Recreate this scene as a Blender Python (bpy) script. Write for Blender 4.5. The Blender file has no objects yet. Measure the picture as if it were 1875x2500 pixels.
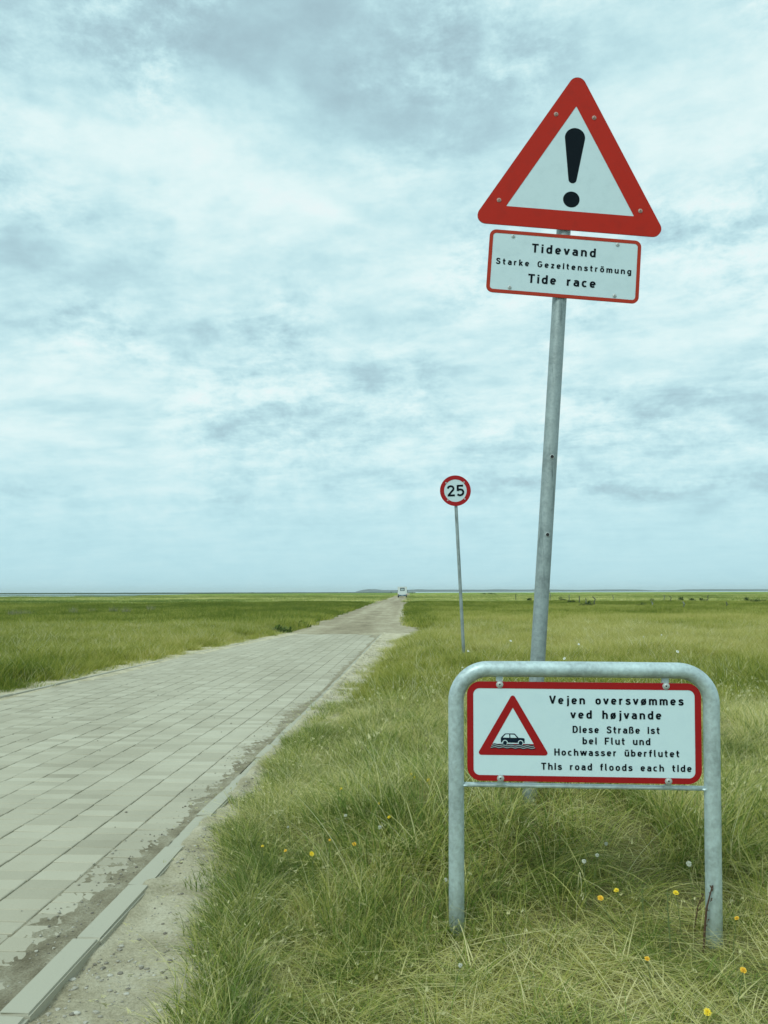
import bpy, bmesh, math, random
import numpy as np
from mathutils import Matrix, Vector, Euler, noise as mnoise

R_ = math.radians
random.seed(7); rng = np.random.default_rng(7)
S = bpy.context.scene
COL = S.collection

# ------------------------------------------------------------------ camera
F_PX, CAM_H = 1878.0, 1.3
PITCH, ROLL = math.atan(195 / 1878.0), R_(0.15)
fwd = Vector((0, math.cos(PITCH), math.sin(PITCH)))
up0 = Vector((0, -math.sin(PITCH), math.cos(PITCH)))
rt0 = Vector((1, 0, 0))
cR = rt0 * math.cos(ROLL) - up0 * math.sin(ROLL)
cU = up0 * math.cos(ROLL) + rt0 * math.sin(ROLL)
CAM = Vector((0, 0, CAM_H))
cd = bpy.data.cameras.new('camera'); cam = bpy.data.objects.new('camera', cd); COL.objects.link(cam)
cd.sensor_fit = 'HORIZONTAL'; cd.sensor_width = 36.0; cd.lens = 36.0 * F_PX / 1875.0
cd.clip_start = 0.05; cd.clip_end = 40000
m = Matrix.Identity(4)
for i in range(3):
    m[i][0] = cR[i]; m[i][1] = cU[i]; m[i][2] = -fwd[i]; m[i][3] = CAM[i]
cam.matrix_world = m
S.camera = cam

def gpos(px, py, z=0.0):
    """ground point seen at a pixel of the photograph"""
    d = fwd + cR * ((px - 937.5) / F_PX) - cU * ((py - 1250) / F_PX)
    return CAM + d * ((z - CAM_H) / d.z)

# ------------------------------------------------------------------ world
W = bpy.data.worlds.new('World'); S.world = W; W.use_nodes = True

class NT:
    def __init__(s, tree): s.t = tree; s.n = tree.nodes; s.l = tree.links
    def node(s, kind, **kw):
        n = s.n.new(kind)
        for k, v in kw.items(): setattr(n, k, v)
        return n
    def put(s, sock, v):
        if isinstance(v, bpy.types.NodeSocket): s.l.new(v, sock)
        elif v is not None: sock.default_value = v
    def math(s, op, a, b=None, c=None, clamp=False):
        n = s.node('ShaderNodeMath', operation=op, use_clamp=clamp)
        s.put(n.inputs[0], a); s.put(n.inputs[1], b)
        if c is not None: s.put(n.inputs[2], c)
        return n.outputs[0]
    def mix(s, f, a, b, blend='MIX'):
        n = s.node('ShaderNodeMix', data_type='RGBA', blend_type=blend)
        s.put(n.inputs[0], f)
        s.put(n.inputs[6], a if isinstance(a, bpy.types.NodeSocket) else (*a, 1)[:4])
        s.put(n.inputs[7], b if isinstance(b, bpy.types.NodeSocket) else (*b, 1)[:4])
        return n.outputs[2]
    def noise(s, vec, scale, detail=4, rough=.5, dist=0.0, lac=2.0):
        n = s.node('ShaderNodeTexNoise'); s.put(n.inputs['Vector'], vec)
        n.inputs['Scale'].default_value = scale; n.inputs['Detail'].default_value = detail
        n.inputs['Roughness'].default_value = rough; n.inputs['Distortion'].default_value = dist
        n.inputs['Lacunarity'].default_value = lac
        return n.outputs[0]
    def ramp(s, v, stops, interp='LINEAR'):
        n = s.node('ShaderNodeValToRGB'); s.put(n.inputs[0], v); cr = n.color_ramp
        cr.interpolation = interp
        while len(cr.elements) > 1: cr.elements.remove(cr.elements[0])
        for i, (p, c) in enumerate(stops):
            e = cr.elements[0] if i == 0 else cr.elements.new(p)
            e.position = p; c = c if hasattr(c, '__len__') else (c, c, c)
            e.color = (*c, 1)[:4]
        return n.outputs[0]
    def maprange(s, v, a, b, c=0.0, d=1.0, smooth=True):
        n = s.node('ShaderNodeMapRange'); n.interpolation_type = 'SMOOTHSTEP' if smooth else 'LINEAR'
        s.put(n.inputs[0], v)
        for i, q in enumerate((a, b, c, d)): s.put(n.inputs[i + 1], q)
        return n.outputs[0]
    def comb(s, x, y, z=0.0):
        n = s.node('ShaderNodeCombineXYZ')
        for i, q in enumerate((x, y, z)): s.put(n.inputs[i], q)
        return n.outputs[0]
    def sep(s, v):
        n = s.node('ShaderNodeSeparateXYZ'); s.put(n.inputs[0], v); return n.outputs

SUN_EL, SUN_AZ = R_(48), R_(215)          # behind the camera, to the left
SKY_STRENGTH = 0.081
w = NT(W.node_tree); w.n.clear()
out = w.node('ShaderNodeOutputWorld'); bg = w.node('ShaderNodeBackground')
bg.inputs[1].default_value = SKY_STRENGTH
w.l.new(bg.outputs[0], out.inputs[0])
sky = w.node('ShaderNodeTexSky'); sky.sky_type = 'NISHITA'; sky.sun_disc = False
sky.sun_elevation = SUN_EL; sky.sun_rotation = SUN_AZ; sky.air_density = 1.2; sky.dust_density = 2.0
tc = w.node('ShaderNodeTexCoord')
x, y, z = w.sep(tc.outputs['Generated'])
zc = w.math('MAXIMUM', z, 0.0)
den = w.math('ADD', zc, 0.10)
u = w.math('DIVIDE', x, den); v = w.math('DIVIDE', y, den)
az = w.math('ARCTAN2', x, y); el = w.math('ARCSINE', z)
uv = w.comb(u, v, 0.0)
warp = w.noise(w.comb(az, w.math('MULTIPLY', el, 1.8), 3.1), 5.0, 3, .6)
warp2 = w.noise(w.comb(az, w.math('MULTIPLY', el, 1.8), 9.7), 5.0, 3, .6)
az_w = w.math('ADD', az, w.math('MULTIPLY', w.math('SUBTRACT', warp, .5), .34))
el_w = w.math('ADD', el, w.math('MULTIPLY', w.math('SUBTRACT', warp2, .5), .20))
AZW, ELW = az_w, el_w
AZ2 = w.math('ADD', az, w.math('MULTIPLY', w.math('SUBTRACT', warp, .5), .10)); EL2 = w.math('ADD', el, w.math('MULTIPLY', w.math('SUBTRACT', warp2, .5), .05))
def blob(px, py, sx, sy, amp, az_w=None, el_w=None):
    az_w = az_w or AZW; el_w = el_w or ELW
    a0 = math.atan((px - 937.5) / F_PX); e0 = math.atan((1250 - py) / F_PX) + PITCH
    a0 = math.atan2(math.tan(a0), math.cos(e0))
    a = w.math('DIVIDE', w.math('SUBTRACT', az_w, a0), sx / F_PX)
    b = w.math('DIVIDE', w.math('SUBTRACT', el_w, e0), sy / F_PX)
    r2 = w.math('ADD', w.math('MULTIPLY', a, a), w.math('MULTIPLY', b, b))
    return w.math('MULTIPLY', w.math('EXPONENT', w.math('MULTIPLY', r2, -1.0)), amp)
large = w.noise(w.comb(w.math('MULTIPLY', u, .8), v, 2.0), 1.1, 5, .55, .3)
skew = w.math('ADD', v, w.math('MULTIPLY', u, .22))
streak = w.noise(w.comb(w.math('MULTIPLY', u, .8), w.math('MULTIPLY', skew, 1.25), 7.0), 3.0, 8, .64, .25)
fine = w.noise(w.comb(az, w.math('MULTIPLY', el, 2.2), 5.0), 9.0, 7, .68, .25)
puff = w.noise(w.comb(az, w.math('MULTIPLY', el, 1.7), 1.0), 22.0, 6, .68, .1)
dens = w.math('ADD', w.math('MULTIPLY', large, .18), w.math('MULTIPLY', streak, .60))
calm = w.noise(w.comb(az, w.math('MULTIPLY', el, 1.6), 21.0), 2.6, 2, .5)
tex = w.maprange(calm, .40, .60, .35, 1.45)                     # smooth sheets of cloud beside broken ones
small = w.math('ADD', w.math('MULTIPLY', w.math('SUBTRACT', fine, .5), .62), w.math('MULTIPLY', w.math('SUBTRACT', puff, .5), .48))
dens = w.math('ADD', dens, w.math('MULTIPLY', small, tex))
dens = w.math('ADD', dens, .50)
val = w.math('SUBTRACT', dens, .44)            # about .46
BLOBS = [(740, 60, 430, 160, .29), (200, 130, 420, 170, .07), (1080, 290, 210, 90, .17), (60, 760, 300, 45, .10), (560, 810, 460, 55, .10), (0, 700, 60, 70, .12),
         (760, 780, 90, 45, .09), (1050, 950, 420, 38, .08), (1640, 1020, 220, 40, .08),  (120, 250, 260, 90, .08), (1400, 250, 200, 120, .02), (450, 1000, 260, 50, .05),
         (230, 430, 420, 50, -.13), (640, 240, 130, 60, -.06), (600, 500, 450, 40, -.12), (120, 1070, 230, 60, -.14),
         (480, 940, 330, 35, -.13), (1500, 740, 420, 130, -.08), (1650, 400, 260, 160, -.05), (900, 640, 300, 60, -.06),
         (150, 870, 180, 25, -.08)]
for b in BLOBS: val = w.math('ADD', val, blob(*b))
# contrast fades into the even veil over the horizon
veil = w.maprange(el, R_(1), R_(15), .42, 1.0)
val = w.math('ADD', w.math('MULTIPLY', w.math('SUBTRACT', val, .5), veil), .5)
brk = w.maprange(puff, .30, .68, .25, .8)
low = 0.0
for b in [(1255, 1192, 70, 22, .30), (1450, 1205, 85, 24, .30), (1560, 1212, 50, 26, .22), (1625, 1215, 60, 20, .26), (1850, 1208, 80, 24, .30), (1540, 1160, 60, 12, .16), (1715, 1208, 60, 16, .16),
          (560, 1215, 80, 20, .14), (40, 1215, 70, 20, .16), (1780, 1260, 90, 26, .10)]:
    low = w.math('ADD', low, blob(*b, AZ2, EL2))
low = w.math('MULTIPLY', low, brk)
val = w.math('ADD', val, low)
cloud = w.ramp(val, [(.22, (.90, 1.04, 1.03)), (.36, (.80, .985, .985)), (.49, (.60, .87, .91)), (.62, (.475, .70, .765)), (.80, (.39, .555, .62))], 'B_SPLINE')
horiz = w.math('MULTIPLY', w.math('POWER', w.maprange(el, R_(0), R_(14), 1.0, 0.0), 1.2), w.math('SUBTRACT', 1.0, w.math('MULTIPLY', low, 2.2), clamp=True))
cloud = w.mix(w.math('MULTIPLY', horiz, .75), cloud, (.50, .81, .90))
lift = w.mix(1.0, cloud, (10, 10, 10), 'MULTIPLY')
skyc = w.mix(.93, sky.outputs[0], lift)
below = w.maprange(z, -.02, -.3, 0.0, .6)
skyc = w.mix(1.0, skyc, (.97, .985, .985), 'MULTIPLY')
w.l.new(w.mix(below, skyc, (2.2, 3.0, 2.6)), bg.inputs[0])

sd = bpy.data.lights.new('sun', 'SUN'); sun = bpy.data.objects.new('sun', sd); COL.objects.link(sun)
sd.energy = 1.5; sd.angle = R_(16); sd.color = (.88, 1.0, .92)
dirv = Vector((math.sin(SUN_AZ) * math.cos(SUN_EL), math.cos(SUN_AZ) * math.cos(SUN_EL), math.sin(SUN_EL)))
sun.rotation_euler = dirv.to_track_quat('Z', 'Y').to_euler(); sun.location = (-8, -8, 12)

S.view_settings.view_transform = 'Standard'; S.view_settings.look = 'None'
S.view_settings.exposure = 0.30; S.view_settings.gamma = 1.0; S.view_settings.use_curve_mapping = False
S.render.engine = 'CYCLES'
S.cycles.max_bounces = 6; S.cycles.transparent_max_bounces = 8; S.cycles.volume_bounces = 0

# ------------------------------------------------------------------ helpers
def link(name, mesh, parent=None):
    o = bpy.data.objects.new(name, mesh); COL.objects.link(o)
    if parent is not None: o.parent = parent
    return o
def empty(name, loc=(0, 0, 0), rot=None):
    o = bpy.data.objects.new(name, None); COL.objects.link(o)
    o.empty_display_size = .1; o.location = loc
    if rot is not None: o.rotation_euler = rot
    return o
def tag(o, label=None, cat=None, group=None, kind=None):
    if label: o['label'] = label
    if cat: o['category'] = cat
    if group: o['group'] = group
    if kind: o['kind'] = kind
    return o

class MB:
    def __init__(s): s.v = []; s.f = []; s.m = []; s.tone = []
    def add(s, vs, fs, mi=0, tone=0.5):
        b = len(s.v); s.v += [tuple(p) for p in vs]; s.f += [tuple(b + i for i in f) for f in fs]
        s.m += [mi] * len(fs); s.tone += [tone] * len(vs)
    def mesh(s, name, mats, smooth=False, tone=False):
        me = bpy.data.meshes.new(name); me.from_pydata(s.v, [], s.f)
        for mt in (mats if isinstance(mats, (list, tuple)) else [mats]): me.materials.append(mt)
        if any(s.m): me.polygons.foreach_set('material_index', s.m)
        if smooth: me.polygons.foreach_set('use_smooth', [True] * len(s.f))
        if tone:
            a = me.attributes.new('tone', 'FLOAT', 'POINT'); a.data.foreach_set('value', s.tone)
        me.update(); return me
    def build(s, name, mats, parent=None, smooth=False, tone=False):
        return link(name, s.mesh(name, mats, smooth, tone), parent)
    def box(s, x0, x1, y0, y1, z0, z1, ch=0.0, mi=0, tone=.5):
        if ch <= 0:
            vs = [(x, y, z) for z in (z0, z1) for y in (y0, y1) for x in (x0, x1)]
            s.add(vs, [(0, 2, 3, 1), (4, 5, 7, 6), (0, 1, 5, 4), (2, 6, 7, 3), (0, 4, 6, 2), (1, 3, 7, 5)], mi, tone); return
        bm = bmesh.new(); bmesh.ops.create_cube(bm, size=1.0)
        for q in bm.verts:
            q.co = Vector(((x0 + x1) / 2 + q.co.x * (x1 - x0), (y0 + y1) / 2 + q.co.y * (y1 - y0), (z0 + z1) / 2 + q.co.z * (z1 - z0)))
        bmesh.ops.bevel(bm, geom=bm.edges[:], offset=ch, segments=2, affect='EDGES', profile=.5)
        bm.verts.ensure_lookup_table(); bm.verts.index_update()
        s.add([q.co[:] for q in bm.verts], [tuple(q.index for q in f.verts) for f in bm.faces], mi, tone); bm.free()
    def tube(s, pts, rad, n=16, cap=True, mi=0, tone=.5):
        pts = [Vector(p) for p in pts]; rads = rad if hasattr(rad, '__len__') else [rad] * len(pts)
        rings = []; ref = None
        for i, p in enumerate(pts):
            t = (pts[min(i + 1, len(pts) - 1)] - pts[max(i - 1, 0)]).normalized()
            if ref is None: ref = (Vector((0, 1, 0)) if abs(t.y) < .9 else Vector((1, 0, 0)))
            a = (ref - t * ref.dot(t)).normalized(); ref = a; b = t.cross(a)
            rings.append([p + (a * math.cos(k * 2 * math.pi / n) + b * math.sin(k * 2 * math.pi / n)) * rads[i] for k in range(n)])
        vs = [q for r in rings for q in r]; fs = []
        for i in range(len(rings) - 1):
            for k in range(n):
                k2 = (k + 1) % n; fs.append((i * n + k, i * n + k2, (i + 1) * n + k2, (i + 1) * n + k))
        if cap: fs.append(tuple(range(n))[::-1]); fs.append(tuple((len(rings) - 1) * n + k for k in range(n)))
        s.add(vs, fs, mi, tone)
    def lathe(s, prof, n=14, c=(0, 0, 0), axis='z', mi=0, tone=.5):
        """profile of (radius, height); axis z or y(towards -y)"""
        vs = []
        for r, h in prof:
            for k in range(n):
                a = 2 * math.pi * k / n
                vs.append((c[0] + r * math.cos(a), c[1] + r * math.sin(a), c[2] + h))
        fs = []
        for i in range(len(prof) - 1):
            for k in range(n):
                k2 = (k + 1) % n; fs.append((i * n + k, i * n + k2, (i + 1) * n + k2, (i + 1) * n + k))
        fs.append(tuple((len(prof) - 1) * n + k for k in range(n)))
        s.add(vs, fs, mi, tone)

def mat(name, rough=.8, metal=0.0, spec=.5):
    m = bpy.data.materials.new(name); m.use_nodes = True
    t = NT(m.node_tree); b = t.n['Principled BSDF']
    b.inputs['Roughness'].default_value = rough; b.inputs['Metallic'].default_value = metal
    b.inputs['Specular IOR Level'].default_value = spec
    return m, t, b
def bump(t, b, h, dist, strength=1.0):
    n = t.node('ShaderNodeBump'); n.inputs['Distance'].default_value = dist; n.inputs['Strength'].default_value = strength
    t.put(n.inputs['Height'], h); t.l.new(n.outputs[0], b.inputs['Normal'])
def simple(name, col, rough=.6, metal=0.0, var=.12, scale=30, spec=.5):
    m, t, b = mat(name, rough, metal, spec)
    g = t.node('ShaderNodeTexCoord').outputs['Object']
    n = t.noise(g, scale, 5, .6)
    c = t.mix(n, [q * (1 - var) for q in col], [min(1, q * (1 + var)) for q in col])
    t.l.new(c, b.inputs['Base Color']); return m

# ------------------------------------------------------------------ materials
def galvanised(name, base, stain=0.0):
    m, t, b = mat(name, .5, .35)
    g = t.node('ShaderNodeNewGeometry').outputs['Position']
    n1 = t.noise(g, 60, 5, .65, .4); n2 = t.noise(g, 9, 5, .6)
    v = t.math('ADD', t.math('MULTIPLY', n1, .5), t.math('MULTIPLY', n2, .5))
    c = t.ramp(v, [(.36, [q * .72 for q in base]), (.5, base), (.64, [min(1, q * 1.25) for q in base])])
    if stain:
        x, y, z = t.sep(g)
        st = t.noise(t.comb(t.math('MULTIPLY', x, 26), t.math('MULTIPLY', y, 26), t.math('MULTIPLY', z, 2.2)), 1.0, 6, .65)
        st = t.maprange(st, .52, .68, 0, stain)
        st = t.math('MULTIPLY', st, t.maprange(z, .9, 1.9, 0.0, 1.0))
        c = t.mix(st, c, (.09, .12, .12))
    t.l.new(c, b.inputs['Base Color'])
    t.l.new(t.ramp(n1, [(.3, .38), (.7, .62)]), b.inputs['Roughness'])
    bump(t, b, n1, .0006); return m
M_galv = galvanised('galvanised_steel', (.46, .55, .56))
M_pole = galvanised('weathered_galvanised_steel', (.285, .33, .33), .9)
M_bolt = simple('zinc_bolt', (.50, .53, .52), .5, .4, .25, 200)
M_dark = simple('black_hole', (.012, .012, .013), .8)
def sign_mat(name, col, dirt):
    m, t, b = mat(name, .5, 0, .15)
    g = t.node('ShaderNodeTexCoord').outputs['Object']
    n = t.noise(g, 14, 6, .65); n2 = t.noise(g, 130, 3, .6)
    c = t.mix(t.maprange(n, .45, .75, 0, .5), col, dirt)
    c = t.mix(t.maprange(n2, .60, .75, 0, .25), c, dirt)
    t.l.new(c, b.inputs['Base Color']); bump(t, b, n2, .0002); return m
M_white = sign_mat('white_reflective_sheet', (.55, .655, .685), (.47, .57, .60))
M_whiteb = sign_mat('clean_white_reflective_sheet', (.62, .76, .81), (.56, .70, .76))
M_red = sign_mat('red_reflective_sheet', (.42, .018, .008), (.32, .018, .010))
M_redd = sign_mat('crimson_reflective_sheet', (.35, .012, .014), (.27, .014, .014))
M_redf = sign_mat('orange_red_reflective_sheet', (.40, .035, .015), (.30, .032, .018))
M_ink = simple('black_lettering', (.003, .007, .011), .6, spec=.08)
M_ink2 = simple('navy_pictogram', (.006, .016, .03), .6, spec=.08)
M_rust = simple('weathered_rivet', (.42, .27, .23), .6, .1, .3, 150)
M_grey = simple('grey_wave_print', (.30, .34, .36), .5)
M_alu = simple('bare_aluminium', (.5, .52, .52), .4, .6)

def ground_tone(t, P):
    """share of yellow dry plants in the meadow at a point (0 lush green .. 1 straw)"""
    x, y, z = t.sep(P)
    a = t.noise(t.comb(x, t.math('MULTIPLY', y, .6), 0.0), .22, 4, .55)
    b = t.noise(t.comb(x, y, 4.0), 1.3, 4, .6)
    d = t.noise(t.comb(t.math('MULTIPLY', x, .5), y, 8.0), .045, 3, .5)
    v = t.math('ADD', t.math('MULTIPLY', a, .75), t.math('MULTIPLY', b, .75))
    v = t.math('SUBTRACT', v, .25)
    v = t.math('ADD', v, t.math('MULTIPLY', t.math('SUBTRACT', d, .5), 1.1))
    right = t.maprange(t.math('SUBTRACT', x, t.math('MULTIPLY', y, .035)), 0.0, 2.0, 0, 1)
    band = t.math('MULTIPLY', t.maprange(y, 9, 20, 0, 1), t.maprange(y, 50, 62, 1, 0))
    v = t.math('ADD', v, t.math('MULTIPLY', t.math('MULTIPLY', band, right), .13))
    v = t.math('SUBTRACT', v, t.math('MULTIPLY', t.maprange(y, 52, 70, 0, 1), .05))
    v = t.math('SUBTRACT', v, t.math('MULTIPLY', t.math('SUBTRACT', 1.0, right), .07))
    return v
def blade_mat(name, lush, mid, straw, bias=0.0, transl=.48):
    m, t, b = mat(name, .55, 0, .25)
    P = t.node('ShaderNodeNewGeometry').outputs['Position']
    at = t.node('ShaderNodeAttribute', attribute_name='tone').outputs['Fac']
    v = ground_tone(t, P)
    v = t.math('ADD', v, t.math('MULTIPLY', t.math('SUBTRACT', at, .5), .80))
    v = t.math('ADD', v, bias)
    c = t.ramp(v, [(.22, [q * .6 for q in lush]), (.40, lush), (.56, mid), (.74, [(a + c_) / 2 for a, c_ in zip(mid, straw)]), (.93, straw)])
    t.l.new(c, b.inputs['Base Color'])
    tr = t.node('ShaderNodeBsdfTranslucent'); t.l.new(c, tr.inputs[0])
    mx = t.node('ShaderNodeMixShader'); mx.inputs[0].default_value = transl
    o = t.n['Material Output']
    t.l.new(b.outputs[0], mx.inputs[1]); t.l.new(tr.outputs[0], mx.inputs[2]); t.l.new(mx.outputs[0], o.inputs[0])
    return m
LUSH, MID, STRAW = (.205, .295, .060), (.51, .49, .125), (.92, .83, .47)
M_blade = blade_mat('grass_blade', LUSH, MID, STRAW, .07)
M_stalk = blade_mat('dry_grass_stalk', (.50, .48, .20), (.74, .68, .36), (.86, .81, .54), .12)
M_dense = blade_mat('dense_green_tuft', (.10, .165, .035), (.19, .26, .05), (.35, .35, .12), 0)
M_blade_shaded = blade_mat('shaded_grass_blade', (.18, .25, .034), (.37, .37, .055), (.62, .56, .20))  # grass blade colours darkened: self-shade the farther tufts lack is painted in
M_pale = blade_mat('withered_plant', (.24, .25, .13), (.38, .36, .22), (.52, .49, .33), 0.0)
M_bush = blade_mat('bush_leaf', (.018, .045, .018), (.035, .075, .028), (.08, .12, .05), -.1)

m_, t, b = mat('meadow_ground', .95, 0, .1)
P = t.node('ShaderNodeNewGeometry').outputs['Position']; X, Y, Z = t.sep(P)
v = ground_tone(t, P)
n3 = t.noise(t.comb(X, t.math('MULTIPLY', Y, .5), 1.0), .5, 8, .7)
n4 = t.noise(t.comb(t.math('MULTIPLY', X, .06), t.math('MULTIPLY', Y, .03), 1.0), 1.2, 5, .6)
vv = t.math('ADD', v, t.math('MULTIPLY', t.math('SUBTRACT', n3, .5), .7))
vv = t.math('ADD', vv, t.math('MULTIPLY', t.math('SUBTRACT', n4, .5), .7))
far = t.ramp(vv, [(.22, (.10, .15, .024)), (.42, (.20, .275, .042)), (.60, (.30, .33, .06)), (.85, (.38, .36, .12))])
soil = t.mix(n3, (.11, .105, .045), (.24, .22, .10))
c = t.mix(t.maprange(Y, 6, 120, 0, 1), soil, far)
mud = t.maprange(Z, -.16, -.30, 0, 1)
c = t.mix(mud, c, (.12, .12, .09))
t.l.new(c, b.inputs['Base Color']); bump(t, b, n3, .05)
M_ground = m_

def grit(name, lo, mid, hi, s1, s2, bd):
    m, t, b = mat(name, .95, 0, .15)
    P = t.node('ShaderNodeNewGeometry').outputs['Position']
    a = t.noise(P, s1, 5, .6); g = t.noise(P, s2, 6, .75)
    v = t.math('ADD', t.math('MULTIPLY', a, .55), t.math('MULTIPLY', g, .45))
    c = t.ramp(v, [(.36, lo), (.5, mid), (.64, hi)])
    vor = t.node('ShaderNodeTexVoronoi'); vor.inputs['Scale'].default_value = s2 * .55; t.l.new(P, vor.inputs['Vector'])
    c = t.mix(t.maprange(vor.outputs['Distance'], .1, .42, .35, 0), c, lo)
    t.l.new(c, b.inputs['Base Color']); bump(t, b, g, bd); return m
M_shoulder = grit('sandy_shoulder', (.33, .28, .18), (.56, .49, .34), (.72, .65, .49), 4.0, 75, .016)
M_dirt = grit('gutter_dirt', (.18, .15, .095), (.33, .285, .195), (.50, .455, .34), 6, 110, .012)
M_bed = grit('joint_sand', (.24, .22, .155), (.34, .315, .225), (.43, .40, .30), 4, 90, .003)
m_, t, b = mat('gravel_surface', .95, 0, .1)
P = t.node('ShaderNodeNewGeometry').outputs['Position']; X, Y, Z = t.sep(P)
a = t.noise(t.comb(X, t.math('MULTIPLY', Y, .35), 0.0), 1.1, 7, .68)
trk = t.noise(t.comb(t.math('SUBTRACT', X, t.math('MULTIPLY', Y, .030)), t.math('MULTIPLY', Y, .02), 3.0), 1.1, 3, .5)
g = t.noise(P, 14, 6, .8)
v = t.math('ADD', t.math('MULTIPLY', a, .4), t.math('ADD', t.math('MULTIPLY', trk, .3), t.math('MULTIPLY', g, .3)))
t.l.new(t.ramp(v, [(.38, (.21, .17, .11)), (.5, (.35, .295, .20)), (.60, (.49, .43, .31))]), b.inputs['Base Color'])
bump(t, b, g, .02); M_gravel = m_

def concrete(name, lo, mid, hi, sc, speck=.5):
    m, t, b = mat(name, .88, 0, .25)
    P = t.node('ShaderNodeNewGeometry').outputs['Position']
    at = t.node('ShaderNodeAttribute', attribute_name='tone').outputs['Fac']
    x, y, z = t.sep(P)
    wide = t.noise(t.comb(x, t.math('MULTIPLY', y, .45), 0.0), .8, 5, .6)
    fine = t.noise(P, sc, 6, .75)
    v = t.math('ADD', t.math('MULTIPLY', wide, .42), t.math('MULTIPLY', fine, .30 * speck * 2))
    v = t.math('ADD', v, t.math('MULTIPLY', at, .27))
    trk = t.noise(t.comb(t.math('SUBTRACT', x, t.math('MULTIPLY', y, .055)), t.math('MULTIPLY', y, .05), 6.0), 1.5, 3, .5)
    v = t.math('ADD', v, t.math('MULTIPLY', trk, .16))
    v = t.math('SUBTRACT', v, .08)
    c = t.ramp(v, [(.30, lo), (.5, mid), (.70, hi)])
    t.l.new(c, b.inputs['Base Color']); bump(t, b, fine, .0015); return m
M_paver = concrete('concrete_paver', (.32, .285, .21), (.435, .395, .30), (.525, .485, .38), 120, .4)
M_kerb = concrete('speckled_kerb', (.13, .12, .09), (.26, .245, .19), (.42, .395, .31), 48, 1.5)
M_pebble = concrete('pebble_stone', (.16, .14, .11), (.36, .33, .27), (.58, .55, .48), 40, .4)

# ------------------------------------------------------------------ road geometry as curves
def curve(pts):
    ys = np.array([p[0] for p in pts]); xs = np.array([p[1] for p in pts])
    return lambda Y: np.interp(Y, ys, xs)
kerb_x = curve([(-6, -1.55), (0, -1.29), (2.5, -1.2), (3.5, -1.155), (4.6, -1.105), (5.5, -1.06), (6.6, -1.01), (9.4, -.845), (13, -.655), (19.6, -.335), (23, -.17), (24, -.1)])
KW = .106
right_edge = curve([(-6, -.45), (0, -.52), (2.5, -.60), (2.72, -.62), (3.03, -.67), (3.4, -.73), (4.03, -.79), (4.67, -.81), (5.57, -.80), (6.55, -.76), (7.7, -.74), (8.6, -.66), (10.9, -.53), (13.1, -.34), (16, -.13), (21, .34), (23.4, .74), (25.5, 1.12), (27.4, 1.34), (28.6, 1.22), (30, .90), (33, .92), (163, 5.17), (1400, 45)])
left_edge = curve([(-6, -6.3), (0, -5.72), (9.75, -4.78), (12.5, -4.51), (16.9, -4.06), (20, -3.62), (25, -2.95), (36.6, -2.67), (59, -2.07), (91.8, -1.31), (164, .6), (400, 8.1), (1400, 39)])

def sm(a, b_, v):
    t_ = np.clip((v - a) / (b_ - a), 0, 1); return t_ * t_ * (3 - 2 * t_)
def vnoise(x, y, s, seed=0.0):
    """cheap smooth numpy noise, about -1..1"""
    x = np.asarray(x) * s; y = np.asarray(y) * s; r = 0
    for k, (ax, ay, ph) in enumerate([(1.0, .3, 0), (-.4, 1.1, 1.7), (.8, -.9, 3.1), (1.7, .9, .4), (-1.3, 1.9, 2.2), (2.3, -1.7, 5.0)]):
        r = r + np.sin(x * ax + y * ay + ph + seed * (1.3 + k)) * (1, 1, .8, .6, .5, .4)[k]
    return r / 3.0
def coast(x, y):
    a = x / np.maximum(y, 1) * 1878
    lim = np.interp(a, [-2500, -640, -600, -560, -430, 0, 300, 2500], [232, 238, 262, 370, 700, 1000, 1150, 1000])
    return lim * (1 + .05 * vnoise(a, a * 0, .03) + .02 * vnoise(a, a * 0, .11, 2))
def gz(x, y):
    x = np.asarray(x, float); y = np.asarray(y, float)
    le, re = left_edge(y), right_edge(y)
    d = np.maximum(le - x, x - re)                      # >0 outside the road corridor
    out_ = sm(-.02, .9, d)
    z = -.055 + out_ * .075
    z = z + out_ * (.025 * vnoise(x, y, 1.9) + .02 * vnoise(x, y, .7, 3))
    z = z + out_ * sm(12, 60, y) * (.06 * vnoise(x, y, .22, 5) + .05 * vnoise(x, y, .06, 9))
    z = z + .27 * np.exp(-(((x - .85) / 1.1) ** 2 + ((y - 4.35) / .75) ** 2))
    z = z - .05 * np.exp(-(((x - .8) / 1.3) ** 2 + ((y - 2.9) / .6) ** 2))
    c = coast(x, y)
    z = z - sm(c * .97, c * 1.04, y) * 1.6
    return z

# ------------------------------------------------------------------ ground sheet
def grid_mesh(name, P, mt, smooth=True):
    nr, nc = P.shape[:2]
    idx = np.arange(nr * nc).reshape(nr, nc)
    q = np.stack([idx[:-1, :-1], idx[:-1, 1:], idx[1:, 1:], idx[1:, :-1]], -1).reshape(-1, 4)
    me = bpy.data.meshes.new(name)
    me.vertices.add(nr * nc); me.vertices.foreach_set('co', P.reshape(-1).astype(np.float32))
    me.loops.add(q.size); me.loops.foreach_set('vertex_index', q.reshape(-1).astype(np.int32))
    me.polygons.add(len(q)); me.polygons.foreach_set('loop_start', (np.arange(len(q)) * 4).astype(np.int32))
    me.polygons.foreach_set('loop_total', np.full(len(q), 4, np.int32))
    me.polygons.foreach_set('use_smooth', np.full(len(q), smooth))
    me.materials.append(mt); me.update(calc_edges=True); me.validate()
    return me
ys = list(np.arange(-8, 2, .5)); yv = 2.0
while yv < 14: ys.append(yv); yv += .12
while yv < 1700: ys.append(yv); yv *= 1.0135
ys.append(9000.0)
ys = np.array(ys)
uu = np.linspace(-1, 1, 321); uu = np.sign(uu) * np.abs(uu) ** 1.25
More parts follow.
